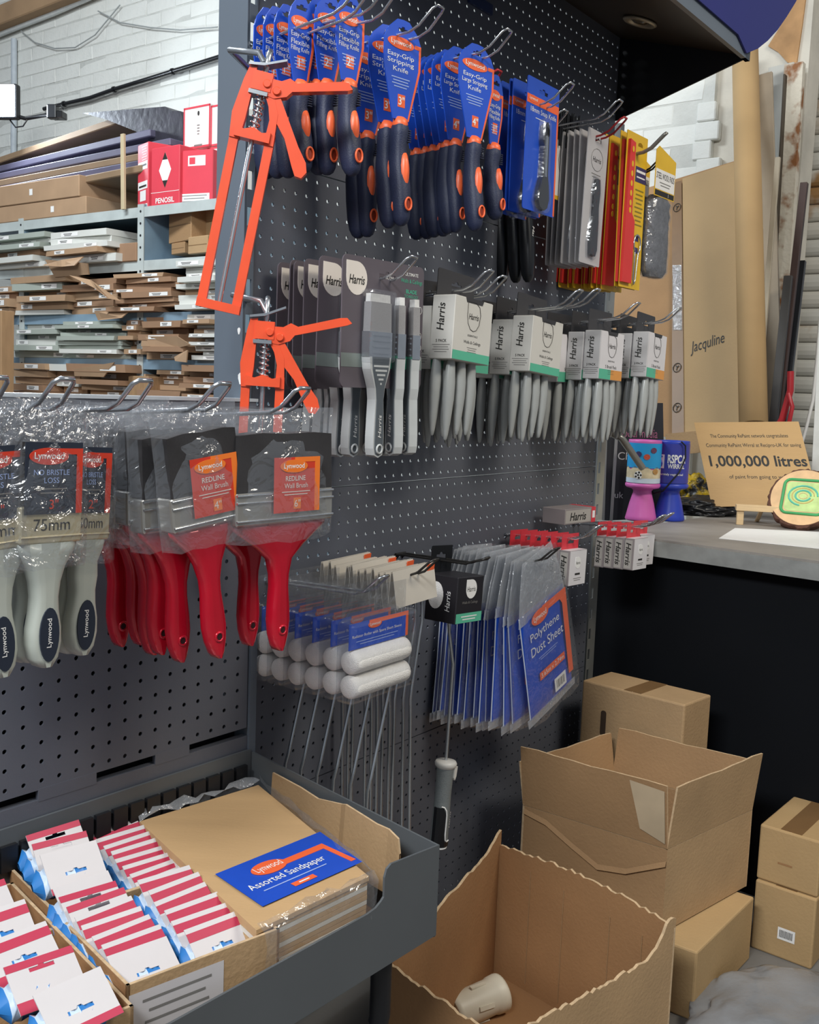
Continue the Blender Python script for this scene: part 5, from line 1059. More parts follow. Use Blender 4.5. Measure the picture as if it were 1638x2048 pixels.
for a, zz, cc in ((.15, .80, '#c4543a'), (.55, .88, '#6a3d58'), (-.35, .83, '#3a3560'), (.75, .62, '#b98a4e')):
    w_ = MB(); w_.ell(0, 0, .009, .008, -.0008, 0, mat('wrap_blob'+cc, cc, .5, 0, .3, 200), 9, M=Matrix.Rotation(a, 4, 'Z') @ Matrix.Translation((0, -R0-.0004, zz*H))); w_.build('printed_blob', wr)
r, H = cup('royal blue collection cup lettered RSPCA with a black cord', 1337, 1040, .222, M_CUPBLUE)
w_ = MB(); R0 = .2055*H; patch(w_, -1.5, 1.5, .48*H, .965*H, R0, mat('indigo_print', '#3a409c', .4, 0, .04, 10), 24)
wr = w_.build('picture_wrap', r); w_ = MB(); wrap_text(w_, 'RSPCA', .28, .78*H, R0+.0008, .024, .052, M_WHITE, .03); w_.build('lettering', wr); w_ = MB(); wrap_text(w_, 'WIRRAL', .26, .69*H, R0+.0008, .013, .048, M_WHITE, .02); w_.build('lettering', wr); w_ = MB(); wrap_text(w_, 'separately registered', -.1, .585*H, R0+.0008, .008, .075, M_WHITE, .01); w_.build('lettering', wr); w_ = MB(); patch(w_, -.95, -.48, .66*H, .83*H, R0+.0006, M_WHITE, 8); w_.build('emblem_ground', wr)
w_ = MB(); w_.tube([((R0+.0016)*math.sin(a), -(R0+.0016)*math.cos(a), z*H) for a, z in ((-.62,.80),(-.72,.815),(-.80,.80),(-.78,.77),(-.68,.75),(-.62,.72),(-.66,.69),(-.76,.68),(-.84,.695))], .0022, mat('indigo_print', '#3a409c'), 6); w_.build('emblem', wr)
w_ = MB(); w_.tube([(.02,-.046,1.0*H),(.032,-.043,.95*H),(.034,-.043,.8*H),(.02,-.050,.62*H),(.0,-.053,.50*H),(-.02,-.048,.38*H),(-.045,-.03,.33*H),(-.05,-.01,.36*H)], .0022, M_BLKPL, 6); w_.build('cord', r)
# plaque, easel, painted wood slice, paper
NP = Vector((-.30, -.92, .26)).normalized(); pq = onZ(1480, 1040, ZC)+Vector((0,.03,0))
c, P = backed(((1424,1014),(1640,1008),(1597,843),(1388,845)), pq, NP, .005, mat('brushed_brass_ply', '#b8925c', .5, .1, .08, 3, .1, 60, stretch=(1,1,6)), mat('ply_edge', '#8a6a40', .7)); pl_ = c.build('plaque'); tag(pl_, 'tan commemorative plaque reading 1,000,000 litres on a small easel', 'plaque')
ex = (P[2]-P[3]); W_ = ex.length; ex.normalize(); ez = (P[3]-P[0]); H_ = ez.length; ez.normalize(); MP = Matrix.Translation(P[0]+NP*.0008) @ Matrix((ex, ex.cross(ez)*-1, ez)).transposed().to_4x4()
MP = Matrix.Translation(P[0]+NP*.0008) @ Matrix((tuple(ex), tuple(-NP), tuple(ez))).transposed().to_4x4()
for a_, x_, z_, h_, w_, b_ in (('The Community RePaint network congratulates', .50, .83, .055, .74, 0), ('Community RePaint Wirral at Recipro-UK for saving', .52, .72, .055, .90, 0), ('1,000,000 litres', .53, .53, .15, .92, .02), ('of paint from going to waste', .52, .35, .055, .58, 0)):
    t = MB(); t.text(a_, W_*x_, H_*z_, 0, H_*h_, M_INK, w=W_*w_, bold=b_, M=MP); o = t.build('lettering'); o.parent = pl_
M_PINE = mat('pale_pine', '#d8b98c', .6, 0, .1, 20, stretch=(1,1,6))
e = onZ(1478, 1049, ZC); ea = thing('easel', 'small pine table easel holding the plaque', 'easel', e, math.atan2(-e.x, e.y)*.6)
c = MB(); c.rbox(-.008, .010, -.008, .008, 0, .045, M_PINE, .001, 1); c.build('leg', ea); c = MB(); c.rbox(.130, .148, -.008, .008, 0, .045, M_PINE, .001, 1); c.build('leg', ea)
c = MB(); c.rbox(-.012, .152, -.016, .010, .0395, .056, M_PINE, .001, 1); c.build('ledge', ea)
c = MB(); c.tube([(.06,.008,.05),(.06,.10,.0)], .006, M_PINE, 6); c.build('back_leg', ea)
sp_ = onZ(1610, 1058, ZC); NS = Vector((-.42, -.74, .52)).normalized(); sl = thing('wood_slice', 'round bark edged wood slice painted with a green frame', 'wood slice', sp_, 0)
cz = vplane(1606, 995, NS, sp_+Vector((0,.0,.01))+NS*.04); ez = (Vector((0,0,1))-NS*NS.z).normalized(); ex = ez.cross(-NS).normalized()
if ex.x < 0: ex = -ex
MS = Matrix.Translation(cz) @ Matrix((tuple(ex), tuple(-NS), tuple(ez))).transposed().to_4x4(); RSL = .088; rr = random.Random(4)
n = 72; rb_ = [RSL*(1+.035*math.sin(9*6.28*i/n)*.4+rr.uniform(-.03,.045)) for i in range(n)]; rg = lambda k, y, b=None: [((RSL*k if b is None else b[i]*k)*math.cos(-6.28318*i/n), y, (RSL*k if b is None else b[i]*k)*math.sin(-6.28318*i/n)) for i in range(n)]
c = MB(); c.loft([rg(.97, .0), rg(1.0, .002, rb_), rg(1.03, .012, rb_), rg(1.02, .024, rb_), rg(.99, .032)], mat('rough_bark', '#5a3a2c', .9, 0, .4, 60, .9, 90), M=MS, smooth=False); o = under(c.build('bark'), sl)
c = MB(); c.prism([(RSL*.95*math.cos(6.28318*i/40), RSL*.95*math.sin(6.28318*i/40)) for i in range(40)], -.0015, .001, mat('cut_wood_face', '#d9b183', .6, 0, .15, 30), MS); under(c.build('cut_face'), sl)
c = MB(); fr_ = rrect(-.052, .056, -.050, .052, .016, 4); c.tube([(x, -.0022, z) for x, z in fr_], .0042, mat('green_paint', '#3c9a58', .5), 6, closed=True, M=MS); under(c.build('green_frame'), sl)
c = MB(); c.prism(rrect(-.045, .049, -.043, .045, .012, 4), -.0022, -.0018, mat('lime_wash', '#b9cf86', .6, 0, .2, 40), MS); under(c.build('lime_panel'), sl)
for k, cc in enumerate(('#57b9a4', '#d8a862', '#57b9a4', '#e0c08a')):
    c = MB(); c.tube([((.034-.008*k)*math.cos(a)*1.1, -.0026, .004+(.030-.007*k)*math.sin(a)) for a in [.35*i for i in range(18 if k else 14)]], .0022 if k % 2 == 0 else .0012, mat('swirl'+cc, cc, .5), 5, M=MS); under(c.build('painted_swirl'), sl)
pw = [onZ(x, y, ZC+.0015) for x, y in ((1438,1076),(1690,1102),(1690,1066),(1470,1056))]; c = MB(); c.add(pw+[p-Vector((0,0,.0012)) for p in pw], [(0,1,2,3),(0,4,5,1)], M_WHITE); tag(c.build('paper_sheet'), 'white paper sheet lying flat on the counter edge', 'paper')
def lump(name, px, py, z, sx, sy, sz, m, seedv, label, cat, rz=0, sharp=.35):
    p = onZ(px, py, z); bm = bmesh.new(); bmesh.ops.create_icosphere(bm, subdivisions=5, radius=1); rr = random.Random(seedv); off = Vector((rr.random()*9, rr.random()*9, rr.random()*9))
    from mathutils import noise
    for v in bm.verts:
        k = 1+sharp*noise.noise(v.co*1.6+off)+sharp*.5*noise.noise(v.co*4+off)+sharp*.22*abs(noise.noise(v.co*9+off)); v.co = Vector((v.co.x*sx*k, v.co.y*sy*k, max((v.co.z*k+.75)*sz, 0)))
    me = bpy.data.meshes.new(name); bm.to_mesh(me); bm.free(); me.materials.append(m); me.polygons.foreach_set('use_smooth', [True]*len(me.polygons)); o = bpy.data.objects.new(name, me); COL.objects.link(o); o.location = p; o.rotation_euler = (0, 0, rz); return tag(o, label, cat)
lump('plastic_sack', 1405, 1030, ZC, .10, .06, .030, mat('black_sack', '#1b1b1d', .3, 0, .2, 20, .3, 60), 3, 'crumpled black plastic sack behind the plaque', 'sack')
lump('parcel', 1385, 1010, ZC, .06, .045, .060, mat('yellow_black_wrap', '#d8b52a', .35, 0, 0, 22, .3, 50, hex2='#1c1c1c', thr=.5), 5, 'yellow and black wrapped parcel behind the blue cup', 'parcel')
lump('cardboard_scrap', 1372, 1022, ZC, .075, .05, .022, M_CARDB, 9, 'crushed brown cardboard scrap behind the blue cup', 'cardboard')
c = MB(); P_ = [vplane(x, y, Vector((-.2,-.98,0)), onZ(1640,1010,ZC)+Vector((0,.12,0))) for x, y in ((1640,640),(1634,720),(1626,800),(1612,858),(1598,905),(1592,960))]+[vplane(1590, 985, Vector((-.2,-.98,0)), onZ(1640,1010,ZC)+Vector((0,.12,0))).xy.to_3d()+Vector((0,0,ZC+.003))]; c.tube(P_, .006, M_WHITE, 6); o = tag(c.build('white_cable'), 'white cable curving down by the shutter', 'cable')
yb_ = min(range(900, 1100, 2), key=lambda q: abs(onS(1630, q, KW-.5).z-ZC)); plank('white_batten', (1650, 650), (1630, yb_), .03, .015, KW-.5, mat('white_gloss', '#d6d4cd', .5), 'white painted batten standing at the shutter end of the counter', 'batten')

# ================================================================== CARDBOARD BOXES ON THE FLOOR
def carton_box(name, label, N, ex, ey, lx, ly, z0, z1, m, extra=None):
    """Closed carton from its near corner N, edges along ex and ey."""
    r = thing(name, label, 'box', (N.x, N.y, z0), 0); M = Matrix((tuple(ex), tuple(ey), (0,0,1))).transposed().to_4x4(); h = z1-z0
    rr = random.Random(hash(label) % 97); bm = MB(); bm.rbox(0, lx, 0, ly, 0, h, m, .004, 2); o = bm.build('body', r); 
    for v in o.data.vertices: v.co = M @ v.co
    tp_ = MB(); tp_.box(lx*.02, lx*.98, ly/2-.022, ly/2+.022, h, h+.0006, M_TAPE); o2 = tp_.build('packing_tape', r)
    fl_ = MB(); fl_.box(lx*.01, lx*.99, ly/2-.0008, ly/2+.0008, h-.003, h+.0002, M_CARDEDGE); o3 = fl_.build('flap_seam', r)
    for q in (o2, o3):
        for v in q.data.vertices: v.co = M @ v.co
    return r, M, h
# back carton behind the open one
N = Vector((.619, 2.205, 0)); eL = (Vector((.423,2.378,0))-N); lL = eL.length; eR = (Vector((.702,2.292,0))-N); lR = eR.length; eL.normalize(); eR.normalize()
r, M, h = carton_box('closed_carton', 'taped brown carton standing behind the open one', N, eR, eL, lR, lL, 0, .49, M_CARDB)
c = MB(); Mf = M @ Matrix.Translation((-.0006, .20, .40)) @ TURN_L; c.prism(rrect(-.007,.007,-.030,.030,.006), -.0008, .0, mat('dark_slot', '#3a2a1c', .9), Mf); c.build('hand_slot', r)
# boxes at the right, two stacked
N = Vector((.843, 2.017, 0)); eL = (Vector((.768,2.08,0))-N); lL = eL.length; eL.normalize(); eR = Vector((-eL.y, eL.x, 0)); eR = eR if eR.x > 0 else -eR; eR = (eR+Vector((.45,-.35,0))).normalized()
eD = Vector((.62, .78, 0)).normalized()
M_CB4 = mat('buff_cardboard', '#b39468', .8, 0, .07, 7, .15, 160)
for z0, z1, nm, off in ((.0, .152, 'brown carton with a barcode label under another one', 0), (.153, .272, 'brown carton stacked on the barcode carton', .006)):
    Nn = N+Vector((off*.5, off, 0)); r, M, h = carton_box('closed_carton', nm, Nn+eL*(-.02), eD, eL, .21, lL+.03, z0, z1, M_CB4)
    if z0 == 0:
        c = MB(); Mf = M @ Matrix.Translation((-.0008, .055, .055)) @ TURN_L; c.quad(-.018, .018, -.013, .013, -.0002, M_WHITE, Mf)
        for i in range(10): c.quad(-.014+i*.0028, -.014+i*.0028+.0014, -.008, .008, -.0005, M_INK, Mf)
        c.build('barcode_label', r)
    else:
        c = MB(); c.lines(.0, .0, -.0006, .03, 1, .004, .004, M_CARDB3, M=M @ Matrix.Translation((-.0004, .07, .05)) @ TURN_L); c.build('faint_print', r)
# lower carton under the open one
N = Vector((.563, 1.812, 0)); eR = Vector((.62,.78,0)).normalized(); eL = Vector((-.80,.60,0)).normalized()
r, M, h = carton_box('closed_carton', 'dented brown carton under the open flapped carton', N, eR, eL, .29, .23, 0, .137, M_CB4)
# open carton with raised flaps
C1, C0, C2 = Vector((.257,2.062,0)), Vector((.511,1.871,0)), Vector((.740,2.080,0)); C3 = C1+C2-C0
oc = thing('open_carton', 'open brown carton with its top flaps standing up', 'box', (C0.x, C0.y, .14), 0)
def wallq(p, q, z0, z1, m, th=.005, name='wall', root=None, top=None, lean=Vector((0,0,0)), seg=8):
    inn_ = Vector((-(q-p).y, (q-p).x, 0)).normalized(); ctr = (C0+C1+C2+C3)/4
    if inn_.dot(ctr-p) < 0: inn_ = -inn_
    v = []
    for i in range(seg+1):
        u = i/seg; b = p.lerp(q, u); zt_ = z1+(top(u) if top else 0); L_ = lean
        for off in (Vector((0,0,0)), inn_*th): v += [b+off+Vector((0,0,z0)), b+off+L_+Vector((0,0,zt_))]
    c = MB(); f = []
    for i in range(seg): a = 4*i; b = a+4; f += [(a, b, b+1, a+1), (a+2, a+3, b+3, b+2)]
    c.add(v, f, m); c.add(v, [(4*i+1, 4*i+5, 4*i+7, 4*i+3) for i in range(seg)]+[(0,1,3,2), (4*seg, 4*seg+2, 4*seg+3, 4*seg+1)], M_CARDEDGE); return under(c.build(name), root)
wob = lambda u: .0012*math.sin(9*u)+.0008*math.sin(23*u)
for p, q, nm, ht, ln in ((C0, C1, 'front', .128, (-.012,-.012)), (C0, C2, 'right', .125, (.010,-.008)), (C1, C3, 'left', .085, (-.01,.02)), (C2, C3, 'back', .10, (.01,.012))):
    wallq(p, q, .14, .307, M_CARDB if nm == 'right' else M_CARDB2, name='side_wall', root=oc)
    wallq(p, q, .308, .308+ht, M_CARDB if nm == 'right' else M_CARDB2, th=.004, name='flap', root=oc, top=wob, lean=Vector((ln[0], ln[1], 0)))
c = MB(); c.add([Vector((p.x,p.y,.142)) for p in (C0,C2,C3,C1)], [(0,1,2,3)], M_CARDB3); under(c.build('bottom'), oc)
# folded crease lines and a strip of peeled tape on the front wall
dF = (C1-C0).normalized(); nF = Vector((dF.y, -dF.x, 0)); nF = nF if nF.y < 0 else -nF
c = MB(); pts = [(0,.285),(.08,.245),(.14,.235),(.20,.262),(.26,.292),(.312,.302)]; v = []
for x, z in pts: v += [C0+dF*x+nF*.002+Vector((0,0,z)), C0+dF*x+nF*.0055+Vector((0,0,z-.010))]
c.add(v, [(2*i, 2*i+1, 2*i+3, 2*i+2) for i in range(len(pts)-1)], M_CARDB2, smooth=True); under(c.build('buckled_fold'), oc)
c = MB(); v = [C0+dF*x+nF*.0025+Vector((-.012*(z-.31)/.128,-.012*(z-.31)/.128,z)) for x, z in ((.004,.318),(.055,.335),(.075,.430),(.004,.425))]; c.add(v, [(0,1,2,3)], mat('peeled_tape', '#bda98c', .3, 0, .15, 12)); under(c.build('peeled_tape'), oc)
# big torn carton in front
T0 = Vector((.2, 1.953, 0)); T1 = Vector((-.012, 1.488, 0)); T2 = Vector((.475, 1.655, 0)); T3 = Vector((.160, 1.372, 0))
tc_ = thing('torn_carton', 'large torn open brown carton standing below the roller packs', 'box', (T0.x, T0.y, 0), 0)
C0, C1, C2, C3 = T3, T1, T2, T0      # for the inward side test
rr = random.Random(21)
jag = [rr.uniform(-.0035,.0035) for _ in range(60)]
def jagged(f): return lambda u: f(u)+jag[int(u*59)]
wallq(T0, T1, .004, .290, M_CARDB3, name='side_wall', root=tc_, top=jagged(lambda u: .012-.02*min(1,u*8)-.002*u), seg=30)
wallq(T0, T2, .004, .270, M_CARDB3, name='side_wall', root=tc_, top=jagged(lambda u: .0+.022*math.sin(u*2.6)-.012*u), seg=40)
nT = (T3-T2); LT = nT.length; nT = Vector((-nT.y, nT.x, 0)).normalized(); rim = []
for x, y in ((1337,1843),(1318,1893),(1290,1925),(1225,1962),(1160,1998),(1100,2030),(1040,2062)):
    p = hit(x, y, nT, nT.dot(T2)); rim.append(((p-T2).dot((T3-T2).normalized())/LT, p.z))
def rim_z(u):
    for (a, za), (b, zb) in zip(rim, rim[1:]):
        if u <= b: return za+(zb-za)*max(0, (u-a)/(b-a))
    return rim[-1][1]
wallq(T2, T3, .004, 0, M_CARDB, name='side_wall', root=tc_, top=jagged(rim_z), seg=50)
wallq(T1, T3, .004, .240, M_CARDB3, name='side_wall', root=tc_, top=jagged(lambda u: .045-.05*u), seg=30)
c = MB(); c.add([Vector((p.x,p.y,.006)) for p in (T3,T2,T0,T1)], [(0,1,2,3)], M_CARDB3); under(c.build('bottom'), tc_)
for u in (.22, .42, .68, .85):
    p = T0.lerp(T2, u); inn_ = Vector((-(T2-T0).y, (T2-T0).x, 0)).normalized(); inn_ = inn_ if inn_.dot(T3-T0) > 0 else -inn_
    c = MB(); c.tube([p+inn_*.0055+Vector((0,0,.02)), p+inn_*.0055+Vector((0,0,.255-.03*u))], .0011, M_CARDB2, 4); under(c.build('crease'), tc_)
# white plastic adaptor in the torn carton
ap = onZ(955, 1985, .055); r = thing('plastic_adaptor', 'short white slotted plastic pipe adaptor inside the torn carton', 'pipe fitting', (ap.x, ap.y, .035), .55, rx=0)
MA = Matrix.Rotation(math.pi/2-.1, 4, 'Y'); mw_ = mat('off_white_plastic', '#d8d2c0', .45, 0, .06, 20)
c = MB(); c.lathe([(.026,-.055),(.031,-.055),(.032,-.045),(.032,.03),(.034,.034),(.035,.05),(.034,.055),(.027,.055),(.026,.04)], mw_, 28, M=MA); c.build('body', r)
for a in (0, 1.3, 2.6, -1.3): c = MB(); c.box(-.016, .016, -.004, .004, .0315, .0345, mw_, Matrix.Rotation(a, 4, 'X')); c.build('lug', r)
# plastic-wrapped bundle in the corner
lump('wrapped_bundle', 1600, 2085, .0, .21, .17, .040, mat('grey_polythene', '#85878a', .28, 0, .2, 9, .5, 40, coat=.4), 14, 'bundle under grey polythene sheeting on the floor by the cartons', 'bundle', rz=.4, sharp=.2)
# ================================================================== RACKING AND WALL ON THE LEFT
M_RACK = mat('pale_rack_steel', '#b9c0bd', .5, .1, .12, 12); M_RACKB = mat('blue_grey_rack', '#7f97a8', .5, .1, .1, 12); M_FLATB = mat('flat_pack_brown', '#96755a', .8, 0, .12, 8); M_FLATB2 = mat('flat_pack_tan', '#a98a6c', .8, 0, .1, 8); M_FLATW = mat('flat_pack_white', '#cfcfc8', .6, 0, .06, 8); M_FLATG = mat('flat_pack_grey_green', '#a3aaa0', .6, 0, .08, 8)
PU = onS(285, 560); TU = tS(PU)
rack = thing('racking', 'grey steel racking loaded with flat packs along the brick wall', 'racking', SW(TU, KS, 0), 0)
def sbox(mb, t0, t1, k0, k1, z0, z1, m):
    wall_box(t0, t1, k0, k1, z0, z1, m, mb)
TL_, TR_ = tS(onS(-70, 600)), TU+.62
SH = [onS(285, y).z for y in (415, 522, 626, 719, 822)]     # shelf levels, top first
zr = SH[0]+.012
for tt in (TU, tS(onS(47, 560)), TU+.6):
    c = MB(); sbox(c, tt-.020, tt+.020, KS-.012, KS-.008, 0, zr, M_RACK); sbox(c, tt-.020, tt-.017, KS-.008, KS+.03, 0, zr, M_RACK); up_ = under(c.build('upright'), rack)
    c = MB()
    for i in range(28): zz = zr-.03-i*.05; c.ell(0, 0, .0055, .0055, -.0006, 0, M_BLACK, 8, M=Matrix.Translation(SW(tt, KS-.0125, zz)) @ Matrix.Rotation(RS, 4, 'Z'))
    o = c.build('bolt_hole', kind='stuff'); under(o, rack)
    c = MB(); sbox(c, tt-.02, tt+.02, KS+.55, KS+.56, 0, zr, M_RACKB); sbox(c, tt+.018, tt+.0195, KS-.006, KS+.55, 0, zr, M_RACKB); under(c.build('rear_upright'), rack)
for i, z in enumerate(SH):
    m = M_RACK if i < 2 else M_RACKB
    for a, b in ((TL_, tS(onS(47,560))-.021), (tS(onS(47,560))+.021, TU-.021), (TU+.021, TR_)):
        c = MB(); sbox(c, a, b, KS-.010, KS-.004, z-.042, z, m); under(c.build('beam'), rack)
        c = MB(); sbox(c, a, b, KS-.004, KS+.56, z-.006, z, M_RACKB); under(c.build('shelf_board'), rack)
c = MB(); sbox(c, TL_, TR_, KS+.562, KS+.57, 0, SH[0]-.05, mat('dark_rack_back', '#2c3138', .8)); under(c.build('back_sheet'), rack)
# flat packs: (x0, x1, top y, layers, shelf index, colour set, words)
PACKM = {'b': (M_FLATB, M_FLATB2, M_FLATB), 'w': (M_FLATW, M_FLATB2, M_FLATW), 'g': (M_FLATG, M_FLATW, M_FLATG), 'm': (M_FLATB, M_FLATW, M_FLATB2, M_FLATG)}
stacks = [(-30, 92, 468, 6, 1, 'm', 'left end of the top rack shelf'), (98, 232, 460, 5, 1, 'w', 'top rack shelf beside the steel upright'),
 (-30, 30, 572, 4, 2, 'b', 'left end of the second rack shelf'), (26, 150, 553, 6, 2, 'm', 'second rack shelf by the blue upright'), (122, 228, 556, 5, 2, 'b', 'middle of the second rack shelf'), (226, 352, 545, 8, 2, 'b', 'second rack shelf in front of the upright'), (352, 450, 518, 9, 2, 'w', 'second rack shelf under the small boxes'),
 (20, 140, 645, 6, 3, 'g', 'left part of the third rack shelf'), (118, 252, 642, 9, 3, 'g', 'third rack shelf beside the brown stacks'), (252, 288, 640, 8, 3, 'b', 'narrow stack on the third rack shelf'), (284, 385, 632, 7, 3, 'b', 'third rack shelf right of the upright'), (380, 460, 628, 10, 3, 'w', 'third rack shelf next to the display'),
 (22, 108, 726, 6, 4, 'b', 'left part of the lowest visible rack shelf'), (104, 165, 728, 6, 4, 'm', 'lowest visible shelf left of the torn pack'), (150, 272, 728, 7, 4, 'b', 'lowest visible shelf under the torn pack'), (290, 370, 727, 9, 4, 'b', 'lowest visible shelf right of the upright'), (370, 460, 730, 9, 4, 'b', 'lowest visible shelf next to the display')]
rr = random.Random(31); ORD = ['top', 'second', 'third', 'fourth', 'fifth', 'sixth', 'seventh', 'eighth', 'ninth', 'tenth']
for x0, x1, yt, n, si, cs, words in stacks:
    zb = SH[si]+.001; xm = (x0+x1)/2; off = rr.uniform(-.06, -.02) if si else 0; k0 = KS+off
    ta, tb = tS(onS(x0, yt, k0)), tS(onS(x1, yt, k0)); H = onS(xm, yt, k0).z-zb; hs = [rr.uniform(.8, 1.25) for _ in range(n)]; sc_ = H/sum(hs); z = zb
    for j in range(n):
        h = hs[j]*sc_; wd = (tb-ta)*rr.uniform(.72, 1.0); tc = ta+wd/2+((tb-ta)-wd)*rr.random(); dk = rr.uniform(-.05, .05); dp = rr.uniform(.36, .46); m = rr.choice(PACKM[cs]); yaw = rr.uniform(-.10, .10)
        r = thing('flat_pack', f'{ORD[n-1-j]} flat pack down on the {words}', 'flat pack', SW(tc, k0+dk, z), RS+yaw, 'flat packs on the racking')
        c = MB(); hh = h-.0018; e = [rr.uniform(-.004, .004) for _ in range(4)]
        v = [(-wd/2+e[0], 0, 0), (wd/2+e[1], 0, 0), (wd/2, dp, 0), (-wd/2, dp, 0), (-wd/2+e[2], 0, hh), (wd/2+e[3], 0, hh), (wd/2, dp, hh), (-wd/2, dp, hh)]
        c.add(v, [(0,3,2,1),(4,5,6,7),(0,1,5,4),(1,2,6,5),(2,3,7,6),(3,0,4,7)], m); body = c.build('pack', r)
        if rr.random() < .75:
            lw = min(wd*.5, rr.uniform(.07, .13)); lx = rr.uniform(-wd/2+lw/2+.01, wd/2-lw/2-.01); c = MB(); c.quad(lx-lw/2, lx+lw/2, hh*.18, hh*.82, -.0012-max(abs(q) for q in e)*0, M_WHITE); c.lines(lx-lw*.1, hh*.65, -.0016, lw*.5, 2, hh*.22, hh*.10, M_INK); c.build('end_label', r)
        z += h
# torn cardboard tongues hanging off the shelves
for i, (pts, k) in enumerate(([((97,520),(175,527),(183,528),(178,549),(108,554)), -.09], [((188,622),(252,617),(245,636),(190,640)), -.08], [((150,738),(232,725),(205,754),(148,752)), -.10], [((340,713),(378,700),(376,725),(348,722)), -.09], [((85,530),(125,520),(158,512),(155,532),(128,534),(95,532)), -.12], [((150,552),(170,558),(228,600),(224,598),(180,575)), -.12], [((280,672),(352,672),(388,690),(350,695),(290,692)), -.10])):
    P = [onS(x, y, KS+k) for x, y in pts]; P = [p+UA*rr.uniform(-.03,.03) for p in P]; v = P+[p+UA*.006 for p in P]; n = len(P); c = MB(); c.add(v, [tuple(range(n-1,-1,-1)), tuple(range(n,2*n))]+[(j, (j+1) % n, (j+1) % n+n, j+n) for j in range(n)], M_FLATB2)
    tag(c.build('torn_card'), ('torn card tongue hanging off the top rack shelf', 'torn card over the third shelf beam', 'torn card flap over the lowest packs', 'small torn card under the display side packs', 'creased card edge under the white pack', 'long curled card strip on the second shelf', 'crumpled card on the third shelf packs')[i], 'cardboard', None)
# brown panel standing on edge and small boxes in the right bay
def rbx(name, label, x0, x1, y0, y1, k, dp, m, cat='box', yaw=0, grp=None, extra=None):
    a, b = onS(x0, y1, k), onS(x1, y1, k); zt_ = onS((x0+x1)/2, y0, k).z; zb_ = (a.z+b.z)/2; w_ = tS(b)-tS(a)
    r = thing(name, label, cat, SW((tS(a)+tS(b))/2, k, zb_), RS+yaw, grp); c = MB(); c.rbox(-w_/2, w_/2, 0, dp, 0, zt_-zb_, m, .003, 1); c.build('body', r)
    if cat == 'box': c = MB(); c.box(-w_/2+.004, w_/2-.004, -.0006, 0, (zt_-zb_)*.48, (zt_-zb_)*.52, M_TAPE); c.build('packing_tape', r)
    return r, w_, zt_-zb_
rbx('panel', 'brown panel standing on edge beside the rack upright', 233, 272, 486, 523, KS-.02, .35, M_FLATB, 'panel')
rbx('small_carton', 'brown carton top left in the right rack bay', 327, 392, 417, 484, KS+.05, .2, M_CARDB2, yaw=-.25); rbx('small_carton', 'small brown carton under the top left one in the right rack bay', 338, 373, 485, 508, KS+.05, .16, M_CARDB2, yaw=-.2)
rbx('small_carton', 'brown carton with a rounded flap in the right rack bay', 373, 417, 472, 507, KS+.01, .16, M_CARDB, yaw=-.1); rbx('small_carton', 'brown carton partly behind the display upright in the rack bay', 404, 450, 413, 470, KS+.08, .2, M_CARDB, yaw=-.2); rbx('small_carton', 'tall brown carton at the display side of the rack bay', 419, 452, 462, 505, KS+.06, .2, M_CARDB2)
rbx('wooden_block', 'brown wooden block under a white pack on the lowest visible shelf', 256, 296, 752, 800, KS-.06, .15, mat('raw_timber', '#9a7a58', .7, 0, .2, 20, stretch=(4,4,1)), 'timber')
# top of the rack
r, w_, h = rbx('long_carton', 'long brown carton lying lowest on top of the rack', -30, 172, 428, 462, KS-.01, .42, M_FLATB2, 'carton'); r.location.z = SH[0]+.001; hz_ = SH[0]+h+.002; c = MB(); c.quad(.14, .165, h*.3, h*.65, -.001, M_WHITE); c.build('small_label', r)
r, w_, h = rbx('long_carton', 'long brown carton lying on another one on the rack', -40, 158, 388, 430, KS-.015, .42, M_FLATB2, 'carton'); r.location.z = hz_; c = MB(); c.quad(.02, .045, h*.35, h*.65, -.001, M_WHITE); c.build('small_label', r)
for o in (r,): pass
M_PURP = mat('lilac_brown_board', '#5c596e', .55, 0, .15, 6); M_BRB = mat('brown_long_board', '#8a7258', .75, 0, .12, 6)
for i, (ya, yb, m, lab) in enumerate(((352, 392, M_BRB, 'lowest'), (336, 376, M_PURP, 'second'), (320, 350, M_BRB, 'third'), (304, 318, M_PURP, 'fourth'), (290, 290, M_PURP, 'fifth'), (276, 262, M_BRB, 'topmost'))):
    k = KS+.02+.05*i; a, b = onS(-50, 385-i*13+14, k), onS((300, 330, 335, 340, 300, 262)[i], (330, 315, 300, 280, 262, 228)[i], k)
    ax = (b-a); L = ax.length; az = ax.normalized(); ay = UA.copy(); axx = az.cross(ay).normalized(); c = MB(); c.rbox(0, L, 0, .36-.04*i, -.022, .010, m, .004, 1); o = c.build('long_board'); o.matrix_world = Matrix.Translation(a) @ Matrix((tuple(az), tuple(ay), tuple(az.cross(ay)))).transposed().to_4x4(); tag(o, f'long wrapped board sloping across the rack top, {lab} of its pile', 'board', 'long boards on the rack')
c = MB(); tp = [onS(x, y, KS+.25) for x, y in ((165,226),(330,213),(345,222),(360,222),(366,240),(366,296),(330,300),(270,262),(215,240))]; n = len(tp); v = tp+[p+UA*.2 for p in tp]; c.add(v, [tuple(range(n-1,-1,-1)), tuple(range(n,2*n))]+[(j, (j+1) % n, (j+1) % n+n, j+n) for j in range(n)], mat('dark_wrap', '#2f2d36', .4, 0, .4, 16, .5, 30)); tag(c.build('wrapped_bundle'), 'dark wrapped bundle on the rack top behind the red cartons', 'bundle')
plank('timber_lath', (246, 268), (247, 419), .022, .012, KS-.03, mat('pale_lath', '#bfae8c', .7, 0, .1, 20), 'pale timber lath standing in front of the long boards', 'lath')
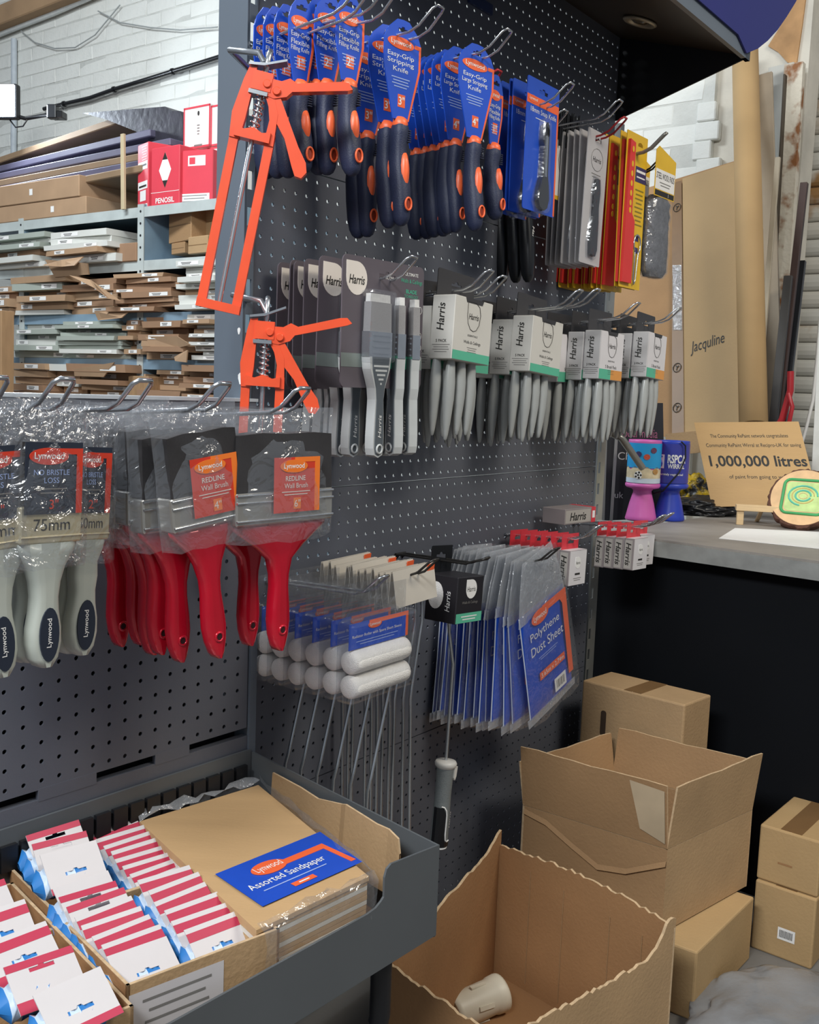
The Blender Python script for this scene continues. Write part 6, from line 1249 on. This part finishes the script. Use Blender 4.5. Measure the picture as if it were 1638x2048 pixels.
# red cartons
M_REDBOX = mat('coral_red_carton', '#d63f4e', .55, 0, .05, 10)
r, w_, h = rbx('red_carton', 'red carton with a white diamond and PENOSIL lettering on the rack', 302, 358, 293, 416, KS+.0, .24, M_REDBOX, 'carton', yaw=-.0)
t = MB(); zc = h*.62; t.prism([(0, zc-.072), (.038, zc), (0, zc+.072), (-.038, zc)], -.0008, -.0002, M_WHITE); t.prism([(0, zc-.072), (.016, zc-.042), (-.016, zc-.042)], -.0014, -.0008, M_INK); t.prism([(-.016, zc+.042), (.016, zc+.042), (0, zc+.072)], -.0014, -.0008, M_INK); t.text('PENOSIL', 0, h*.13, -.001, .022, M_WHITE, w=w_*.66, bold=.02); t.quad(-w_/2, w_/2, h*.262, h*.27, -.0006, M_WHITE); t.build('print', r)
r, w_, h = rbx('red_carton', 'red carton side with a white address label on the rack', 359, 418, 300, 413, KS+.03, .24, M_REDBOX, 'carton', yaw=.22)
t = MB(); t.quad(-w_*.45, w_*.42, h*.05, h*.23, -.0006, M_WHITE); t.lines(0, h*.20, -.0010, w_*.7, 3, h*.05, h*.014, M_GREYINK); t.quad(-w_*.18, w_*.30, h*.72, h*.90, -.0006, M_WHITE); t.quad(-w_*.14, w_*.02, h*.75, h*.87, -.001, M_REDBOX); t.build('print', r)
r, w_, h = rbx('red_carton', 'red carton with white strips turned sideways on the rack', 268, 303, 287, 418, KS+.02, .24, M_REDBOX, 'carton', yaw=-.3)
t = MB(); t.quad(-w_*.45, w_*.45, h*.60, h*.72, -.0006, M_WHITE); t.quad(-w_*.45, w_*.45, h*.30, h*.42, -.0006, M_WHITE); t.quad(-w_*.25, w_*.3, h*.12, h*.28, -.0006, M_WHITE); t.quad(-w_*.45, w_*.45, h*.0, h*.07, -.0006, M_WHITE); t.lines(0, h*.68, -.001, w_*.7, 1, h*.03, h*.03, M_INK); t.lines(0, h*.36, -.001, w_*.7, 1, h*.03, h*.03, M_INK); t.lines(w_*.15, h*.95, -.0008, w_*.5, 6, h*.04, h*.01, M_WHITE); t.build('print', r)
M_WBOX = mat('white_carton', '#dedcd6', .6, 0, .04, 10)
for i, (x0, x1, y0, y1, lab) in enumerate(((367, 420, 212, 296, 'white carton with red edges above the red carton'), (421, 460, 208, 290, 'white carton with red edges half behind the display upright, upper'), (418, 460, 292, 400, 'white carton with red edges half behind the display upright, lower'), (368, 417, 297, 330, 'white carton with red edges between the red carton and the wall'))):
    r, w_, h = rbx('white_carton', lab, x0, x1, y0, y1, KS+(.21 if i == 3 else .18), .22, M_WBOX, 'carton'); 
    for e_ in ((-w_/2, w_/2, 0, .008), (-w_/2, w_/2, h-.008, h), (-w_/2, -w_/2+.008, 0, h), (w_/2-.008, w_/2, 0, h)): c = MB(); c.quad(*e_, -.001, M_REDBOX); c.build('red_edge', r)
    t = MB(); t.ell(.01, h*.82, .006, .010, -.0012, 0, M_INK, 10); t.lines(.01, h*.55, -.001, .016, 4, .012, .004, M_GREYINK); t.lines(.01, h*.08, -.001, .05, 1, .01, .008, M_GREYINK); t.build('print', r)
# timber post at the left, in front of the rack
c = MB(); a, b = onS(8, 622, KS-.35), onS(6, 900, KS-.35)
yq_ = min(range(900, 2000, 4), key=lambda q: abs(onS(1, q, KS-.3).z)); plank('timber_post', (3, 622), (1, yq_), .10, .06, KS-.3, mat('post_timber', '#a5835f', .75, 0, .12, 10, stretch=(4,4,1)), 'squared timber post in front of the rack end', 'post')
# beam and conduit under the ceiling, wall cable, thin hanging wires
def onWpath(pts, off): return [onS(x, y, KW-off) for x, y in pts]
A_, B_ = onS(-80, 72, KW-.06), onS(230, -52, KW-.06); c = MB(); ax = (B_-A_); L = ax.length; c.rbox(0, L, -.05, .05, -.055, .055, mat('aged_beam', '#a08262', .8, 0, .2, 4, .3, 20), .006, 1); o = c.build('trim_3'); az = ax.normalized(); o.matrix_world = Matrix.Translation(A_) @ Matrix((tuple(az), tuple(UA), tuple(az.cross(UA)))).transposed().to_4x4(); struct(o)
c = MB(); c.tube(onWpath(((-60,92),(20,60),(110,25),(190,-10),(260,-40)), .03), .016, mat('white_conduit', '#cfd2d0', .5), 10); tag(c.build('conduit'), 'white conduit running along the wall under the beam', 'conduit')
c = MB(); c.tube(onWpath(((28,78),(28,200),(27,330)), .02), .018, mat('pale_duct', '#b6bec4', .6), 8); tag(c.build('conduit'), 'pale vertical conduit on the wall behind the floodlight', 'conduit')
c = MB(); pts = [(88,218),(128,208),(180,196),(228,179),(290,160),(345,143),(400,126),(470,104)]; c.tube(onWpath(pts, .03), .0115, M_BLKPL, 8); cabl = c.build('wall_cable'); tag(cabl, 'thick black cable clipped along the white brick wall', 'cable')
for x, y in ((128,208),(228,179),(345,143)): c = MB(); p = onS(x, y, KW-.03); c.tube([p-NA*.006, p+NA*.006], .0165, M_BLKPL, 8); o = c.build('cable_clip'); o.parent = cabl
for i, pts in enumerate((((42,62),(70,85),(110,97),(150,95),(190,70),(240,10)), ((196,22),(240,45),(300,55),(360,60),(435,54)))):
    c = MB(); c.tube(onWpath(pts, .02), .0035, mat('thin_wire', '#9fa3a2', .6), 6); tag(c.build('hanging_wire'), ('thin grey wire drooping from the beam behind the floodlight', 'thin grey wire drooping along the wall above the thick cable')[i], 'wire')
# floodlight
KF = KS+.15
p = onS(2, 200, KF); fl_ = thing('floodlight', 'lit floodlight with a motion sensor on the brick wall', 'floodlight', p, RS+.5)
c = MB(); c.rbox(-.10, .075, .015, .06, -.085, .085, M_BLACK, .008, 2); c.build('housing', fl_)
c = MB(); c.rbox(-.092, .067, .005, .016, -.078, .078, mat('floodlight_glass', '#e6f2ff', .3, 0, .02, 5, emit=22), .006, 2); c.build('lamp_glass', fl_)
q_ = onS(70, 203, KF); d_ = Matrix.Rotation(-(RS+.5), 4, 'Z') @ (q_-p)
c = MB(); c.rbox(d_.x-.028, d_.x+.022, .03, .07, d_.z-.035, d_.z+.035, M_BLKPL, .006, 2); c.build('motion_sensor', fl_)
c = MB(); c.tube([(.03,.05,-.06),(.10,.06,-.075),(d_.x, .06, -.05),(d_.x,.05,d_.z-.03)], .010, M_BLKPL, 8); c.rbox(d_.x-.02, d_.x+.05, .04, .10, -.075, -.04, M_BLKPL, .004, 1); c.build('bracket', fl_)
c = MB(); c.tube([(d_.x+.01,.05,d_.z+.03),(d_.x+.035,.05,d_.z+.03),(d_.x+.04,.05,-.01),(d_.x+.05,.06,-.03)], .004, M_BLKPL, 6); c.tube([(.02,.05,-.085),(.05,.05,-.12),(.09,.05,-.115),(.115,.06,-.07)], .004, M_BLKPL, 6); c.build('lead', fl_)
ll = bpy.data.lights.new('floodlight_beam', 'AREA'); ll.size = .15; ll.energy = 18; ll.color = (.80, .90, 1.0); lo = bpy.data.objects.new('floodlight_beam', ll); COL.objects.link(lo); lo.location = p-UA*.03; lo.rotation_euler = (Vector((.1, .6, .6))-p).to_track_quat('-Z', 'Y').to_euler()
